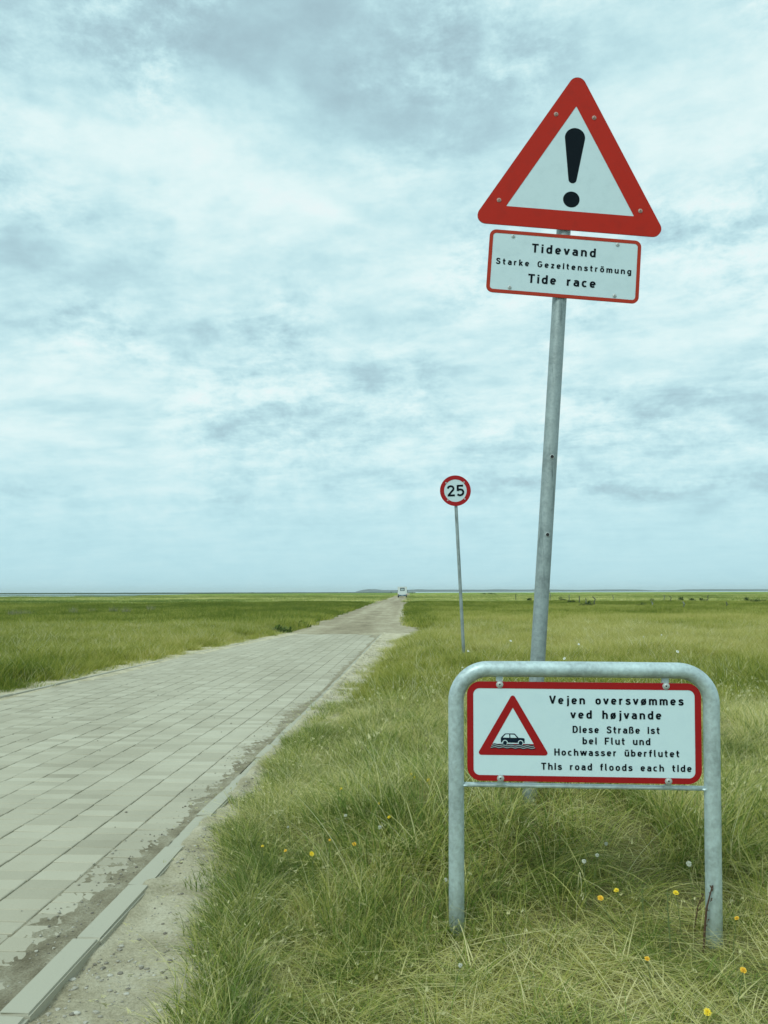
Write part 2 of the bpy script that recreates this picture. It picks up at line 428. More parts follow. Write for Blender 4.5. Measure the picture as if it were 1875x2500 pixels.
XX = uu[None, :] * (np.abs(ys)[:, None] * 1.15 + 9); YY = np.repeat(ys[:, None], len(uu), 1)
G = np.stack([XX, YY, gz(XX, YY)], -1)
tag(link('meadow_ground', grid_mesh('meadow_ground', G, M_ground)), kind='structure')

# sea
m_, t, b = mat('tidal_water', .12, 0, .5)
b.inputs['Base Color'].default_value = (.22, .27, .27, 1)
P = t.node('ShaderNodeNewGeometry').outputs['Position']
bump(t, b, t.noise(P, .8, 4, .6), .05, .6); M_sea = m_
mb = MB(); mb.add([(-14000, 60, -.35), (14000, 60, -.35), (14000, 14000, -.35), (-14000, 14000, -.35)], [(0, 1, 2, 3)])
tag(mb.build('sea', M_sea), kind='structure')

def ridge(name, pts, depth, base, mt, jit, step, tagged='structure'):
    """long low landform: crest heights along a line, with real depth"""
    xs = np.arange(pts[0][0], pts[-1][0], step)
    hs = np.interp(xs, [p[0] for p in pts], [p[2] for p in pts]); yy = np.interp(xs, [p[0] for p in pts], [p[1] for p in pts])
    rows = []
    n = 9
    for k in range(n):
        f = k / (n - 1); prof = math.sin(math.pi * f) ** .6
        hh = base + (hs - base) * prof + jit * prof * np.array([mnoise.fractal(Vector((x / (step * 9), k * .7, 3)), 1, 2, 5) for x in xs])
        rows.append(np.stack([xs, yy + (f - .35) * depth, hh], -1))
    return tag(link(name, grid_mesh(name, np.array(rows), mt)), kind=tagged)
M_dyke = simple('dyke_turf', (.035, .065, .03), .95, 0, .3, .05)
M_hill = simple('far_shore_woods', (.045, .065, .055), .95, 0, .5, .004)
M_marsh = simple('marsh_turf', (.07, .11, .03), .95, 0, .3, .1)
ridge('far_dyke', [(-1100, 800, 1.15), (-420, 800, 1.2), (-250, 820, 1.15), (-60, 860, 1.0), (40, 900, .8)], 40, -.5, M_dyke, .12, 4)
ridge('marsh_island', [(-120, 300, .02), (-100, 300, .05), (-80, 310, .02)], 14, -.5, M_marsh, .05, 2)
ridge('marsh_island', [(-260, 430, .0), (-190, 430, .05), (-110, 440, .1)], 16, -.5, M_marsh, .05, 2)
hp = []
for px, top in [(870, 1.5), (884, 5.2), (900, 7.2), (918, 6.4), (935, 4.4), (960, 4.6), (985, 4.2), (1020, 6.0), (1060, 5.2), (1130, 5.3), (1180, 4.8), (1215, 5.6), (1260, 4.8), (1350, 5.0), (1420, 3.6), (1480, 4.8), (1560, 4.2), (1600, 2.2), (1665, 2.0), (1680, 4.6), (1780, 4.8), (1875, 4.3), (2100, 4.6), (2500, 3.5)]:
    hp.append(((px - 937.5) / F_PX * 6500, 6500, CAM_H + (top - (px - 937.5) * .0003) / F_PX * 6500))
ridge('far_shore_hills', hp, 600, -1, M_hill, 1.6, 20)

# ------------------------------------------------------------------ paved road
road = empty('paved_road'); tag(road, kind='structure')
END = 24.3
def pave_end(tt): return END - 3.2 * math.exp(-max(tt, 0) / .28) - .10 * math.sin(tt * 2)
yy = np.concatenate([np.arange(-8, 25.2, .25)])
tt = np.linspace(0, 1, 20)
L = np.array([[(kerb_x(a) + KW * .5) * (1 - f) + (left_edge(a) - .05) * f for f in tt] for a in yy])
P_ = np.stack([L, np.repeat(yy[:, None], 20, 1), np.full_like(L, -.0085) - sm(24.0, 25.0, np.repeat(yy[:, None], 20, 1)) * .05], -1)
link('paving_bed', grid_mesh('paving_bed', P_, M_bed), road)

def brick_mesh(lx, ly, tone, seed):
    r = random.Random(seed); mb = MB(); c = .0035
    dz = [r.uniform(-.0016, .0016) for _ in range(4)]
    o = [(-lx / 2, -ly / 2), (lx / 2, -ly / 2), (lx / 2, ly / 2), (-lx / 2, ly / 2)]
    o = [(a + r.uniform(-.0015, .0015), b_ + r.uniform(-.001, .001)) for a, b_ in o]
    low = [(a, b_, -.05) for a, b_ in o]; rim = [(a, b_, -.003 + z_) for (a, b_), z_ in zip(o, dz)]
    top = [(a * (1 - 2 * c / lx), b_ * (1 - 2 * c / ly), z_) for (a, b_), z_ in zip(o, dz)]
    fs = [(8, 9, 10, 11)]
    for k in range(4):
        k2 = (k + 1) % 4; fs += [(k, k2, 4 + k2, 4 + k), (4 + k, 4 + k2, 8 + k2, 8 + k)]
    mb.add(low + rim + top, fs, 0, tone); return mb
BX, BY = .222, .111
variants = []
for k in range(14):
    tone = [.15, .3, .4, .45, .5, .5, .55, .6, .65, .7, .8, .92, .35, .58][k]
    mbk = brick_mesh(BX - .0075, BY - .0035, tone, 100 + k); variants.append((mbk, mbk.mesh('paver', M_paver, tone=True)))
bricks = []
ci = 0
tcur = .035 + BX / 2
while tcur < 5.2:
    off = random.uniform(0, BY); Yc = 1.2 + off
    col_shift = random.uniform(-.15, .15)
    while Yc < END:
        Yb = Yc
        if Yb > 13.35: Yb += .03
        xk = float(kerb_x(Yb)) - tcur
        if xk < float(left_edge(Yb)) + .02 + BX / 2: Yc += BY; continue
        if Yb > pave_end(tcur): break
        slope = (float(kerb_x(Yb + .3)) - float(kerb_x(Yb - .3))) / .6
        bricks.append((xk + random.uniform(-.001, .001), Yb, -.0005 + random.uniform(-.0015, .0015) + .002 * math.sin(Yb * 1.3 + tcur * 2), -math.atan(slope) + random.gauss(0, .004), random.randrange(14)))
        Yc += BY
    tcur += BX; ci += 1
def in_frame(x, y, mgn=20):
    if y < 2.2: return False
    dz = -CAM_H; d = y * math.cos(PITCH) + dz * math.sin(PITCH)
    px = 937.5 + F_PX * x / d; py = 1250 - F_PX * (dz * math.cos(PITCH) - y * math.sin(PITCH)) / d
    return -mgn < px < 1895 and py < 2500 + mgn
seen = sorted([q for q in bricks if in_frame(q[0], q[1])], key=lambda q: q[0] ** 2 + q[1] ** 2)[:299]
sset = set(seen)
for q in seen:
    o = link('paver', variants[q[4]][1], road); o.location = q[:3]; o.rotation_euler = (random.gauss(0, .004), random.gauss(0, .003), q[3])
rest = MB()
for q in bricks:
    if q in sset: continue
    mk = variants[q[4]][0]; c_, s_ = math.cos(q[3]), math.sin(q[3])
    rest.add([(q[0] + a * c_ - b_ * s_, q[1] + a * s_ + b_ * c_, q[2] + z_) for a, b_, z_ in mk.v], mk.f, 0, mk.tone[0])
tag(rest.build('paver', M_paver, road, tone=True), kind='stuff')

# kerb stones, right side and the thin row on the left
def kerb_variant(seed, L_, W_):
    r = random.Random(seed); mb = MB(); bm = bmesh.new(); bmesh.ops.create_cube(bm, size=1)
    for q in bm.verts: q.co = Vector((q.co.x * W_, q.co.y * L_, q.co.z * .12 - .06))
    bmesh.ops.bevel(bm, geom=[e for e in bm.edges if e.verts[0].co.z > -.01 and e.verts[1].co.z > -.01], offset=.009, segments=2, affect='EDGES')
    for q in bm.verts:
        if q.co.z > -.02: q.co += Vector((r.uniform(-.003, .003), r.uniform(-.004, .004), r.uniform(-.003, .002)))
    bm.verts.index_update()
    mb.add([q.co[:] for q in bm.verts], [tuple(q.index for q in f.verts) for f in bm.faces], 0, r.uniform(.35, .65)); bm.free()
    return mb.mesh('kerb_stone', M_kerb, tone=True)
kv = [kerb_variant(k, .527, KW) for k in range(5)]
Y0 = 1.45 - .53 * 2
k = 0
while Y0 < 23.4:
    Yc = Y0 + .265
    slope = (float(kerb_x(Yc + .26)) - float(kerb_x(Yc - .26))) / .52
    o = link('kerb_stone', kv[k % 5], road)
    o.location = (float(kerb_x(Yc)) + KW / 2 + random.gauss(0, .002), Yc, .008 + random.gauss(0, .003) - sm(4.5, 7, Yc) * .005)
    o.rotation_euler = (random.gauss(0, .005), random.gauss(.01, .008), -math.atan(slope) + random.gauss(0, .004))
    Y0 += .53; k += 1
kl = [kerb_variant(20 + k, .98, .07) for k in range(3)]
Y0 = 7.0; k = 0
while Y0 < 21.5:
    Yc = Y0 + .5; slope = (float(left_edge(Yc + .5)) - float(left_edge(Yc - .5)))
    o = link('kerb_stone', kl[k % 3], road); o.location = (float(left_edge(Yc)) + .0, Yc, .022 - sm(12, 16, Yc) * .018 + random.gauss(0, .003))
    o.rotation_euler = (0, random.gauss(0, .01), -math.atan(slope)); Y0 += 1.0; k += 1

# dirt in the gutter, spilling over the pavers in a ragged line
yy = np.arange(.8, 23.6, .022); tn = 26
rows = []
for a in yy:
    f = np.linspace(-.01, .42, tn); xk = kerb_x(a) - f
    wid = .115 + .06 * vnoise(a, 0, 2.3) + .03 * vnoise(a, 0, 9.0, 2) + .075 * sm(3.3, 2.2, a) - .05 * sm(7, 12, a)
    z_ = .0085 * (1 - sm(0, max(wid, .04) * 1.9, f)) - .0050
    z_ = z_ + .0024 * vnoise(xk, a, 47, 1) + .0024 * vnoise(xk, a, 131, 3) + rng.normal(0, .0011, tn) - sm(.25, .40, f) * .008
    rows.append(np.stack([xk, np.full(tn, a), z_], -1))
tag(link('gutter_dirt', grid_mesh('gutter_dirt', np.array(rows), M_dirt)), kind='structure')
# sand drifting over the left side of the paving
rows = []
for a in np.arange(6.0, 25.0, .06):
    f = np.linspace(-.9, .40, 18); xk = left_edge(a) + f
    wid = .13 + .07 * vnoise(a, 0, 1.3, 3) + .04 * vnoise(a, 0, 5.0, 2) + .25 * sm(17, 22, a)
    z_ = .009 * (1 - sm(0, max(wid, .03) * 1.8, f)) - .0045 + .003 * vnoise(xk, a, 22, 2) - sm(.28, .38, f) * .01
    rows.append(np.stack([xk, np.full(18, a), z_], -1))
tag(link('road_edge_sand', grid_mesh('road_edge_sand', np.array(rows), M_shoulder)), kind='structure')

# sandy shoulder right of the kerb
rows = []
yy = np.concatenate([np.arange(-3, 12, .035), np.arange(12, 24.5, .1)])
SN = 30
def shoulder_z(x, a):
    f = x - (kerb_x(a) + KW)
    dep = -.020 + .016 * sm(3.2, 5.0, a) + .010 * sm(6, 9, a)
    dep = dep + (.016 + .016 * vnoise(a, a * 0, 3.3, 6) + .016 * vnoise(x, a, 19, 2) + .012 * sm(6, 10, a)) * sm(.06, .0, f) * .8
    return dep * (1 - sm(.15, .55, f) * .3) + .010 * vnoise(a, a * 0, 2.1, 5) * sm(6, 8, a) + .0055 * vnoise(x, a, 11, 4) + .0035 * vnoise(x, a, 31, 6) + .002 * vnoise(x, a, 90, 7)
for a in yy:
    x0 = kerb_x(a) + KW - .035; x1 = right_edge(a) + .30
    xs = np.linspace(x0, x1, SN); rows.append(np.stack([xs, np.full(SN, a), shoulder_z(xs, a) - .05 * sm(.12, .0, x1 - xs)], -1))
tag(link('gravel_shoulder', grid_mesh('gravel_shoulder', np.array(rows), M_shoulder)), kind='structure')

# gravel road beyond the paving
rows = []
a = 19.6
while a < 1350:
    l0 = float(left_edge(a)) - .35; r0 = float(right_edge(a)) + .35
    if a < 24.4: l0 = max(l0, float(kerb_x(a)) - .2) if a < 21 else (l0 if a > 24.0 else float(kerb_x(a)) - .5)
    xs = np.linspace(l0, r0, 30)
    z_ = .000 + .012 * vnoise(xs, a, 1.6, 2) * sm(25, 40, a) - .022 * (1 - sm(20.2, 24.8, a)) + .006 * vnoise(xs, a, 7, 2)
    edge = np.minimum(xs - l0, r0 - xs); z_ = z_ - .05 * (1 - sm(0, .35, edge))
    z_ = z_ + .012 * sm(28, 60, a) * 1.0
    rows.append(np.stack([xs, np.full(30, a), z_], -1)); a *= 1.006 if a < 60 else 1.02
tag(link('gravel_road', grid_mesh('gravel_road', np.array(rows), M_gravel)), kind='structure')

# loose stones
ico = bmesh.new(); bmesh.ops.create_icosphere(ico, subdivisions=1, radius=1); ico.verts.index_update()
iv = np.array([q.co[:] for q in ico.verts]); iff = [tuple(q.index for q in f.verts) for f in ico.faces]; ico.free()
peb = MB()
def pebble(x, y, z, s, tone):
    sc = np.array([s * random.uniform(.8, 1.4), s * random.uniform(.7, 1.2), s * random.uniform(.4, .8)])
    a = random.random() * 6.28; q = iv * (1 + rng.uniform(-.18, .18, (len(iv), 1))) * sc
    q = np.stack([q[:, 0] * math.cos(a) - q[:, 1] * math.sin(a) + x, q[:, 0] * math.sin(a) + q[:, 1] * math.cos(a) + y, q[:, 2] + z], -1)
    peb.add(q.tolist(), iff, 0, tone)
for k in range(12000):
    a = 1.6 + 20 * random.random() ** 1.7; x0 = float(kerb_x(a)) + KW + .01; x1 = float(right_edge(a)) + .2
    x = random.uniform(x0, x1)
    if vnoise(x, a, 5.0, 8) < random.uniform(-.9, .5): continue
    s = random.choice([.0022, .003, .003, .004, .005, .008])*random.uniform(.8, 1.3)
    pebble(x, a, float(shoulder_z(x, a)) + s * .2, s, random.choice([.0, .2, .5, .5, .6, .8, 1.0]))
for k in range(900):
    a = 1.6 + 16 * random.random() ** 1.6; f = abs(random.gauss(0, .10)) + .01; x = float(kerb_x(a)) - f
    s = random.choice([.002, .003, .003, .004, .006]); pebble(x, a, .002 + s * .2, s, random.choice([.0, .1, .4, .5, .9]))
for k in range(70):
    a = 2.2 + 9 * random.random() ** 1.5; x = float(kerb_x(a)) - random.uniform(.2, 2.6)
    s = random.choice([.003, .004, .006, .008]); pebble(x, a, .001 + s * .3, s, random.choice([.0, .0, .1, .9]))
tag(peb.build('loose_gravel', M_pebble, tone=True), 'small loose stones scattered over the sandy shoulder and the gutter', 'gravel', kind='stuff')

# ------------------------------------------------------------------ grass
def blade(mb_v, mb_f, mb_t, x, y, h, wd, az_, lean, curl, tone, seg=4, twist=0.0):
    b0 = len(mb_v); ca, sa = math.cos(az_), math.sin(az_); px_, py_ = -sa, ca
    pa = random.random() * 3.14; wx, wy = math.cos(pa), math.sin(pa)
    hx = hz = 0.0; ang = lean
    st = h / seg
    for i in range(seg):
        f = i / seg; ww = wd * (1 - f ** 1.6) * .5 + wd * .06
        cx = x + ca * hx; cy = y + sa * hx
        mb_v.append((cx - wx * ww, cy - wy * ww, hz)); mb_v.append((cx + wx * ww, cy + wy * ww, hz))
        hx += math.sin(ang) * st; hz += math.cos(ang) * st; ang += curl / seg
    mb_v.append((x + ca * hx, y + sa * hx, hz))
    for i in range(seg - 1):
        mb_f.append((b0 + 2 * i, b0 + 2 * i + 1, b0 + 2 * i + 3, b0 + 2 * i + 2))
    mb_f.append((b0 + 2 * seg - 2, b0 + 2 * seg - 1, b0 + 2 * seg))
    mb_t.extend([tone] * (2 * seg + 1))
PROTO = {}
def tuft_mesh(name, n, rad, h0, h1, wd, lean=(.05, .5), curl=(.2, 1.2), wind=0.0, tone=(.5, .25), seg=4, mt=None, heads=0.0):
    V_, F_, T_ = [], [], []
    for i in range(n):
        r = rad * math.sqrt(random.random()); a = random.random() * 6.283
        az_ = a + random.gauss(0, .7) if random.random() > wind else random.gauss(0, .55)
        le = random.uniform(*lean) + (.25 * wind); cu = random.uniform(*curl) + .5 * wind
        h = random.uniform(h0, h1); tn_ = min(1, max(0, random.gauss(*tone)))
        x_, y_ = r * math.cos(a), r * math.sin(a)
        blade(V_, F_, T_, x_, y_, h, wd * random.uniform(.6, 1.3), az_, le, cu, tn_, seg)
        if random.random() < heads:      # seed head: short plump blades at the tip
            tx, ty, tz = V_[-1]
            for q in range(4):
                b0 = len(V_); dx, dy = random.gauss(0, .004), random.gauss(0, .004)
                a2 = random.random() * 3.14; ww = .0028
                V_.extend([(tx - ww * math.cos(a2) + dx - math.cos(az_) * .03 * q / 4, ty - ww * math.sin(a2) + dy - math.sin(az_) * .03 * q / 4, tz - .006 + q * .004), (tx + ww * math.cos(a2) + dx - math.cos(az_) * .03 * q / 4, ty + ww * math.sin(a2) + dy - math.sin(az_) * .03 * q / 4, tz - .006 + q * .004), (tx + dx + math.cos(az_) * .008, ty + dy, tz + .014)])
                F_.append((b0, b0 + 1, b0 + 2)); T_.extend([tn_] * 3)
    me = bpy.data.meshes.new(name); me.from_pydata(V_, [], F_); me.materials.append(mt or M_blade)
    a = me.attributes.new('tone', 'FLOAT', 'POINT'); a.data.foreach_set('value', T_); me.update()
    return me
def proto_collection(cname, meshes):
    c = bpy.data.collections.new(cname)
    for i, me in enumerate(meshes):
        o = bpy.data.objects.new('%s_%02d' % (cname, i), me); c.objects.link(o)
    return c
def scatter(name, coll, pts, rots, scls, idx, label, cat):
    me = bpy.data.meshes.new(name); me.vertices.add(len(pts))
    me.vertices.foreach_set('co', np.asarray(pts, np.float32).reshape(-1))
    a = me.attributes.new('rot', 'FLOAT_VECTOR', 'POINT'); a.data.foreach_set('vector', np.asarray(rots, np.float32).reshape(-1))
    a = me.attributes.new('scl', 'FLOAT_VECTOR', 'POINT'); a.data.foreach_set('vector', np.asarray(scls, np.float32).reshape(-1))
    a = me.attributes.new('idx', 'INT', 'POINT'); a.data.foreach_set('value', np.asarray(idx, np.int32))
    o = link(name, me); tag(o, label, cat, kind='stuff')
    ng = bpy.data.node_groups.new(name + '_scatter', 'GeometryNodeTree')
    ng.interface.new_socket('Geometry', in_out='INPUT', socket_type='NodeSocketGeometry')
    ng.interface.new_socket('Geometry', in_out='OUTPUT', socket_type='NodeSocketGeometry')
    N = ng.nodes; Lk = ng.links
    gi = N.new('NodeGroupInput'); go = N.new('NodeGroupOutput')
    m2p = N.new('GeometryNodeMeshToPoints'); iop = N.new('GeometryNodeInstanceOnPoints')
    ci_ = N.new('GeometryNodeCollectionInfo'); ci_.inputs['Collection'].default_value = coll
    ci_.inputs['Separate Children'].default_value = True; ci_.inputs['Reset Children'].default_value = True
    def attr(nm, ty):
        n = N.new('GeometryNodeInputNamedAttribute'); n.data_type = ty; n.inputs['Name'].default_value = nm; return n.outputs['Attribute']
    Lk.new(gi.outputs[0], m2p.inputs[0]); Lk.new(m2p.outputs[0], iop.inputs['Points'])
    Lk.new(ci_.outputs[0], iop.inputs['Instance']); iop.inputs['Pick Instance'].default_value = True
    Lk.new(attr('idx', 'INT'), iop.inputs['Instance Index'])
    e2r = N.new('FunctionNodeEulerToRotation'); Lk.new(attr('rot', 'FLOAT_VECTOR'), e2r.inputs[0])
    Lk.new(e2r.outputs[0], iop.inputs['Rotation']); Lk.new(attr('scl', 'FLOAT_VECTOR'), iop.inputs['Scale'])
    Lk.new(iop.outputs[0], go.inputs[0])
    md = o.modifiers.new('scatter', 'NODES'); md.node_group = ng
    return o

random.seed(11)
near = [tuft_mesh('tuft', 72, .10, .10, .30, .0038, wind=w_, tone=(.48, .24), seg=5) for w_ in (0, .2, .4, .6, .8, .9)]
near += [tuft_mesh('tuft', 70, .11, .06, .18, .0042, tone=(.34, .2), seg=4) for _ in range(3)]          # 6-8 short
near += [tuft_mesh('stalks', 7, .12, .30, .52, .0024, lean=(.1, .6), curl=(.2, 1.5), wind=w_, tone=(.55, .25), seg=8, mt=M_stalk, heads=.6) for w_ in (0, .5, .9)]   # 9-11
near += [tuft_mesh('laid', 60, .12, .26, .48, .0034, lean=(.5, .9), curl=(.6, 1.3), wind=.85, tone=(.6, .25), seg=6) for _ in range(3)]  # 12-14
near += [tuft_mesh('thatch', 60, .12, .08, .26, .0026, lean=(.6, 1.3), curl=(.1, .9), wind=.2, tone=(.75, .2), seg=4) for _ in range(3)]  # 15-17
C_near = proto_collection('near_tufts', near)

def field_pts(y0, y1, dens, side_mgn=.56, extra=1.0, edge=0.0):
    n = int(dens * (y1 - y0) * (2 * side_mgn * (y1) + 2 * extra)); Y_ = rng.uniform(y0, y1, n); X_ = rng.uniform(-(side_mgn * y1 + extra), side_mgn * y1 + extra, n)
    ok = np.abs(X_) < side_mgn * Y_ + extra
    X_, Y_ = X_[ok], Y_[ok]
    wob = .07 * vnoise(X_ * .2, Y_, 3.0) + .05 * vnoise(X_ * 0, Y_, 9.0, 2)
    ok = (X_ > right_edge(Y_) + edge + wob) | (X_ < left_edge(Y_) - .12 - edge + wob)
    return X_[ok], Y_[ok]

def edge_dist(X_, Y_): return np.maximum(X_ - right_edge(Y_), left_edge(Y_) - X_)
# zone 1: the verge round the signs
X1, Y1 = field_pts(1.2, 9.0, 100, .56, .8, -.05)
ed = edge_dist(X1, Y1)
keep = rng.random(len(X1)) < 1.1 - .35 * np.exp(-(((X1 - .8) / .8) ** 2 + ((Y1 - 3.7) / .6) ** 2))
X1, Y1, ed = X1[keep], Y1[keep], ed[keep]
hs = .5 + .5 * sm(0, .7, ed)
hs *= .72 + .28 * sm(2.9, 3.8, Y1)
hs *= 1 + .18 * vnoise(X1, Y1, 2.6, 4)
fr = np.exp(-(((X1 - .75) / .75) ** 4 + ((Y1 - 2.65) / .38) ** 4)); hs *= 1 - .32 * fr
tus = np.exp(-(((X1 - .8) / .95) ** 2 + ((Y1 - 3.85) / .45) ** 2)); hs *= 1 + .22 * tus
rw = rng.random(len(X1)); idx = np.zeros(len(X1), int)
wf = np.clip(.5 + .5 * vnoise(X1, Y1, .9, 7), 0, 1)
for i in range(len(X1)):
    if ed[i] < .08 and rw[i] < .5: idx[i] = 6 + rng.integers(3)
    elif rw[i] < .34: idx[i] = 15 + rng.integers(3)
    elif rw[i] < .52: idx[i] = 9 + rng.integers(3)
    elif rw[i] < .54 + .26 * wf[i] * (Y1[i] > 3.3): idx[i] = 12 + rng.integers(3)
    elif rw[i] > .90: idx[i] = 6 + rng.integers(3)
    else: idx[i] = rng.integers(6)
rz = np.where((idx >= 12) & (idx < 15), rng.normal(.1, .6, len(X1)), rng.uniform(0, 6.28, len(X1)))
rots = np.stack([rng.normal(0, .08, len(X1)), rng.normal(0, .08, len(X1)), rz], -1)
s_ = hs * rng.uniform(.8, 1.2, len(X1)); s_ = np.where((idx >= 9) & (idx < 12) & (Y1 < 3.3), np.minimum(s_, .62), s_)
scl = np.stack([np.maximum(s_, .75) * 1.0, np.maximum(s_, .75) * 1.0, s_], -1)
base_z = np.where(X1 < right_edge(Y1) + .22, np.maximum(gz(X1, Y1), shoulder_z(X1, Y1)), gz(X1, Y1)) - .008
scatter('grass', C_near, np.stack([X1, Y1, base_z], -1), rots, scl, idx, 'tangled green and straw coloured verge grass around the sign legs', 'grass')

# shaggy fringe along the shoulder
rg2 = np.random.default_rng(21)
Ye = rg2.uniform(1.6, 7.5, 900); Xe = right_edge(Ye) + np.abs(rg2.normal(0, .20, 900)) + .02 + .07 * vnoise(Ye, Ye * 0, 4.0)
ie = rg2.choice([0, 1, 2, 6, 7, 9, 10, 15, 16, 17, 15], 900); se = rg2.uniform(.35, .65, 900)
ze = np.where(Xe < right_edge(Ye) + .22, np.maximum(gz(Xe, Ye), shoulder_z(Xe, Ye)), gz(Xe, Ye)) - .008
scatter('grass', C_near, np.stack([Xe, Ye, ze], -1), np.stack([rg2.normal(0, .1, 900), rg2.normal(0, .1, 900), rg2.uniform(0, 6.28, 900)], -1),
        np.stack([np.full(900, .8)] * 2 + [se], -1), ie, 'shaggy grass fringe creeping over the sandy road shoulder', 'grass')
# flattened old growth lying over the soil
X0, Y0_ = field_pts(1.2, 9.0, 55, .56, .8, .06)
scatter('grass', C_near, np.stack([X0, Y0_, gz(X0, Y0_) + .006], -1), np.stack([rng.normal(0, .1, len(X0)), rng.normal(0, .1, len(X0)), rng.uniform(0, 6.28, len(X0))], -1),
        np.stack([np.full(len(X0), 1.5)] * 2 + [np.full(len(X0), .35)], -1), 15 + rng.integers(0, 3, len(X0)), 'flattened straw coloured old grass covering the soil of the verge', 'grass')
# zone 2
mid = [tuft_mesh('tuft_mid', 130, .20, .12, .34, .0065, wind=w_, tone=(.5, .22), seg=3, mt=M_blade_shaded) for w_ in (0, .3, .6, .8)]
mid += [tuft_mesh('stalks_mid', 16, .22, .26, .46, .0042, lean=(.1, .5), wind=.4, tone=(.6, .25), seg=4, mt=M_stalk) for _ in range(2)]
C_mid = proto_collection('mid_tufts', mid)
X2, Y2 = field_pts(8.6, 28, 30, .56, 1.5, .02)
ed = edge_dist(X2, Y2); hs = (.45 + .55 * sm(0, 1.0, ed)) * (1 + .2 * vnoise(X2, Y2, 1.5, 4)) * rng.uniform(.8, 1.2, len(X2))
idx = np.where(rng.random(len(X2)) < .16, 4 + rng.integers(0, 2, len(X2)), rng.integers(0, 4, len(X2)))
scatter('grass', C_mid, np.stack([X2, Y2, gz(X2, Y2) - .01], -1), np.stack([rng.normal(0, .06, len(X2)), rng.normal(0, .06, len(X2)), rng.uniform(0, 6.28, len(X2))], -1),
        np.stack([np.maximum(hs, .8)] * 2 + [hs], -1), idx, 'olive and green meadow grass on both sides of the paved road', 'grass')
# zone 3
far_ = [tuft_mesh('tuft_far', 230, .62, .14, .36, .014, wind=w_, tone=(.5, .22), seg=2, mt=M_blade_shaded) for w_ in (0, .3, .6)]
C_far = proto_collection('far_tufts', far_)
X3, Y3 = field_pts(27, 85, 3.6, .56, 3, .25)
hs = (1 + .25 * vnoise(X3, Y3, .5, 4)) * rng.uniform(.75, 1.2, len(X3))
scatter('grass', C_far, np.stack([X3, Y3, gz(X3, Y3) - .02], -1), np.stack([np.zeros(len(X3)), np.zeros(len(X3)), rng.uniform(0, 6.28, len(X3))], -1),
        np.stack([np.ones(len(X3))] * 2 + [hs], -1), rng.integers(0, 3, len(X3)), 'meadow grass beside the gravel road in the middle distance', 'grass')
# zone 4
vf = [tuft_mesh('tuft_vfar', 260, 1.9, .12, .30, .045, lean=(.3, 1.0), tone=(.5, .2), seg=2) for _ in range(3)]
C_vf = proto_collection('distant_tufts', vf)
X4, Y4 = field_pts(84, 300, .30, .58, 5, .9)
ok = Y4 < coast(X4, Y4) * .97; X4, Y4 = X4[ok], Y4[ok]
hs = (1 + .3 * vnoise(X4, Y4, .12, 4)) * rng.uniform(.7, 1.3, len(X4))
scatter('grass', C_vf, np.stack([X4, Y4, gz(X4, Y4) - .03], -1), np.stack([np.zeros(len(X4)), np.zeros(len(X4)), rng.uniform(0, 6.28, len(X4))], -1),
        np.stack([np.ones(len(X4))] * 2 + [hs], -1), rng.integers(0, 3, len(X4)), 'distant green salt meadow reaching towards the water', 'grass')

# ------------------------------------------------------------------ lettering (own stroke alphabet)
TH = .19; HH = TH / 2
def A(cx, cy, rx, ry, a0, a1, n=18, e=.86):
    o = []
    for i in range(n + 1):
        a = R_(a0 + (a1 - a0) * i / n); c, s = math.cos(a), math.sin(a)
        o.append((cx + rx * math.copysign(abs(c) ** e, c), cy + ry * math.copysign(abs(s) ** e, s)))
    return o
def CR(pts, n=6):
    q = [pts[0]] + list(pts) + [pts[-1]]; o = []
    for i in range(1, len(q) - 2):
        for k in range(n):
            t_ = k / n; p0, p1, p2, p3 = q[i - 1:i + 3]
            o.append(tuple(.5 * (2 * b_ + (c - a) * t_ + (2 * a - 5 * b_ + 4 * c - d) * t_ ** 2 + (-a + 3 * b_ - 3 * c + d) * t_ ** 3) for a, b_, c, d in zip(p0, p1, p2, p3)))
    o.append(tuple(pts[-1])); return o
O_ = (.27, .36, .185, .275)
s_pts = [(.42, .53), (.36, .61), (.24, .64), (.12, .595), (.095, .50), (.16, .415), (.26, .37), (.38, .31), (.42, .205), (.36, .11), (.24, .08), (.12, .11), (.06, .20)]
dot = lambda x, y=.90: [(x, y - .075), (x, y + .085)]
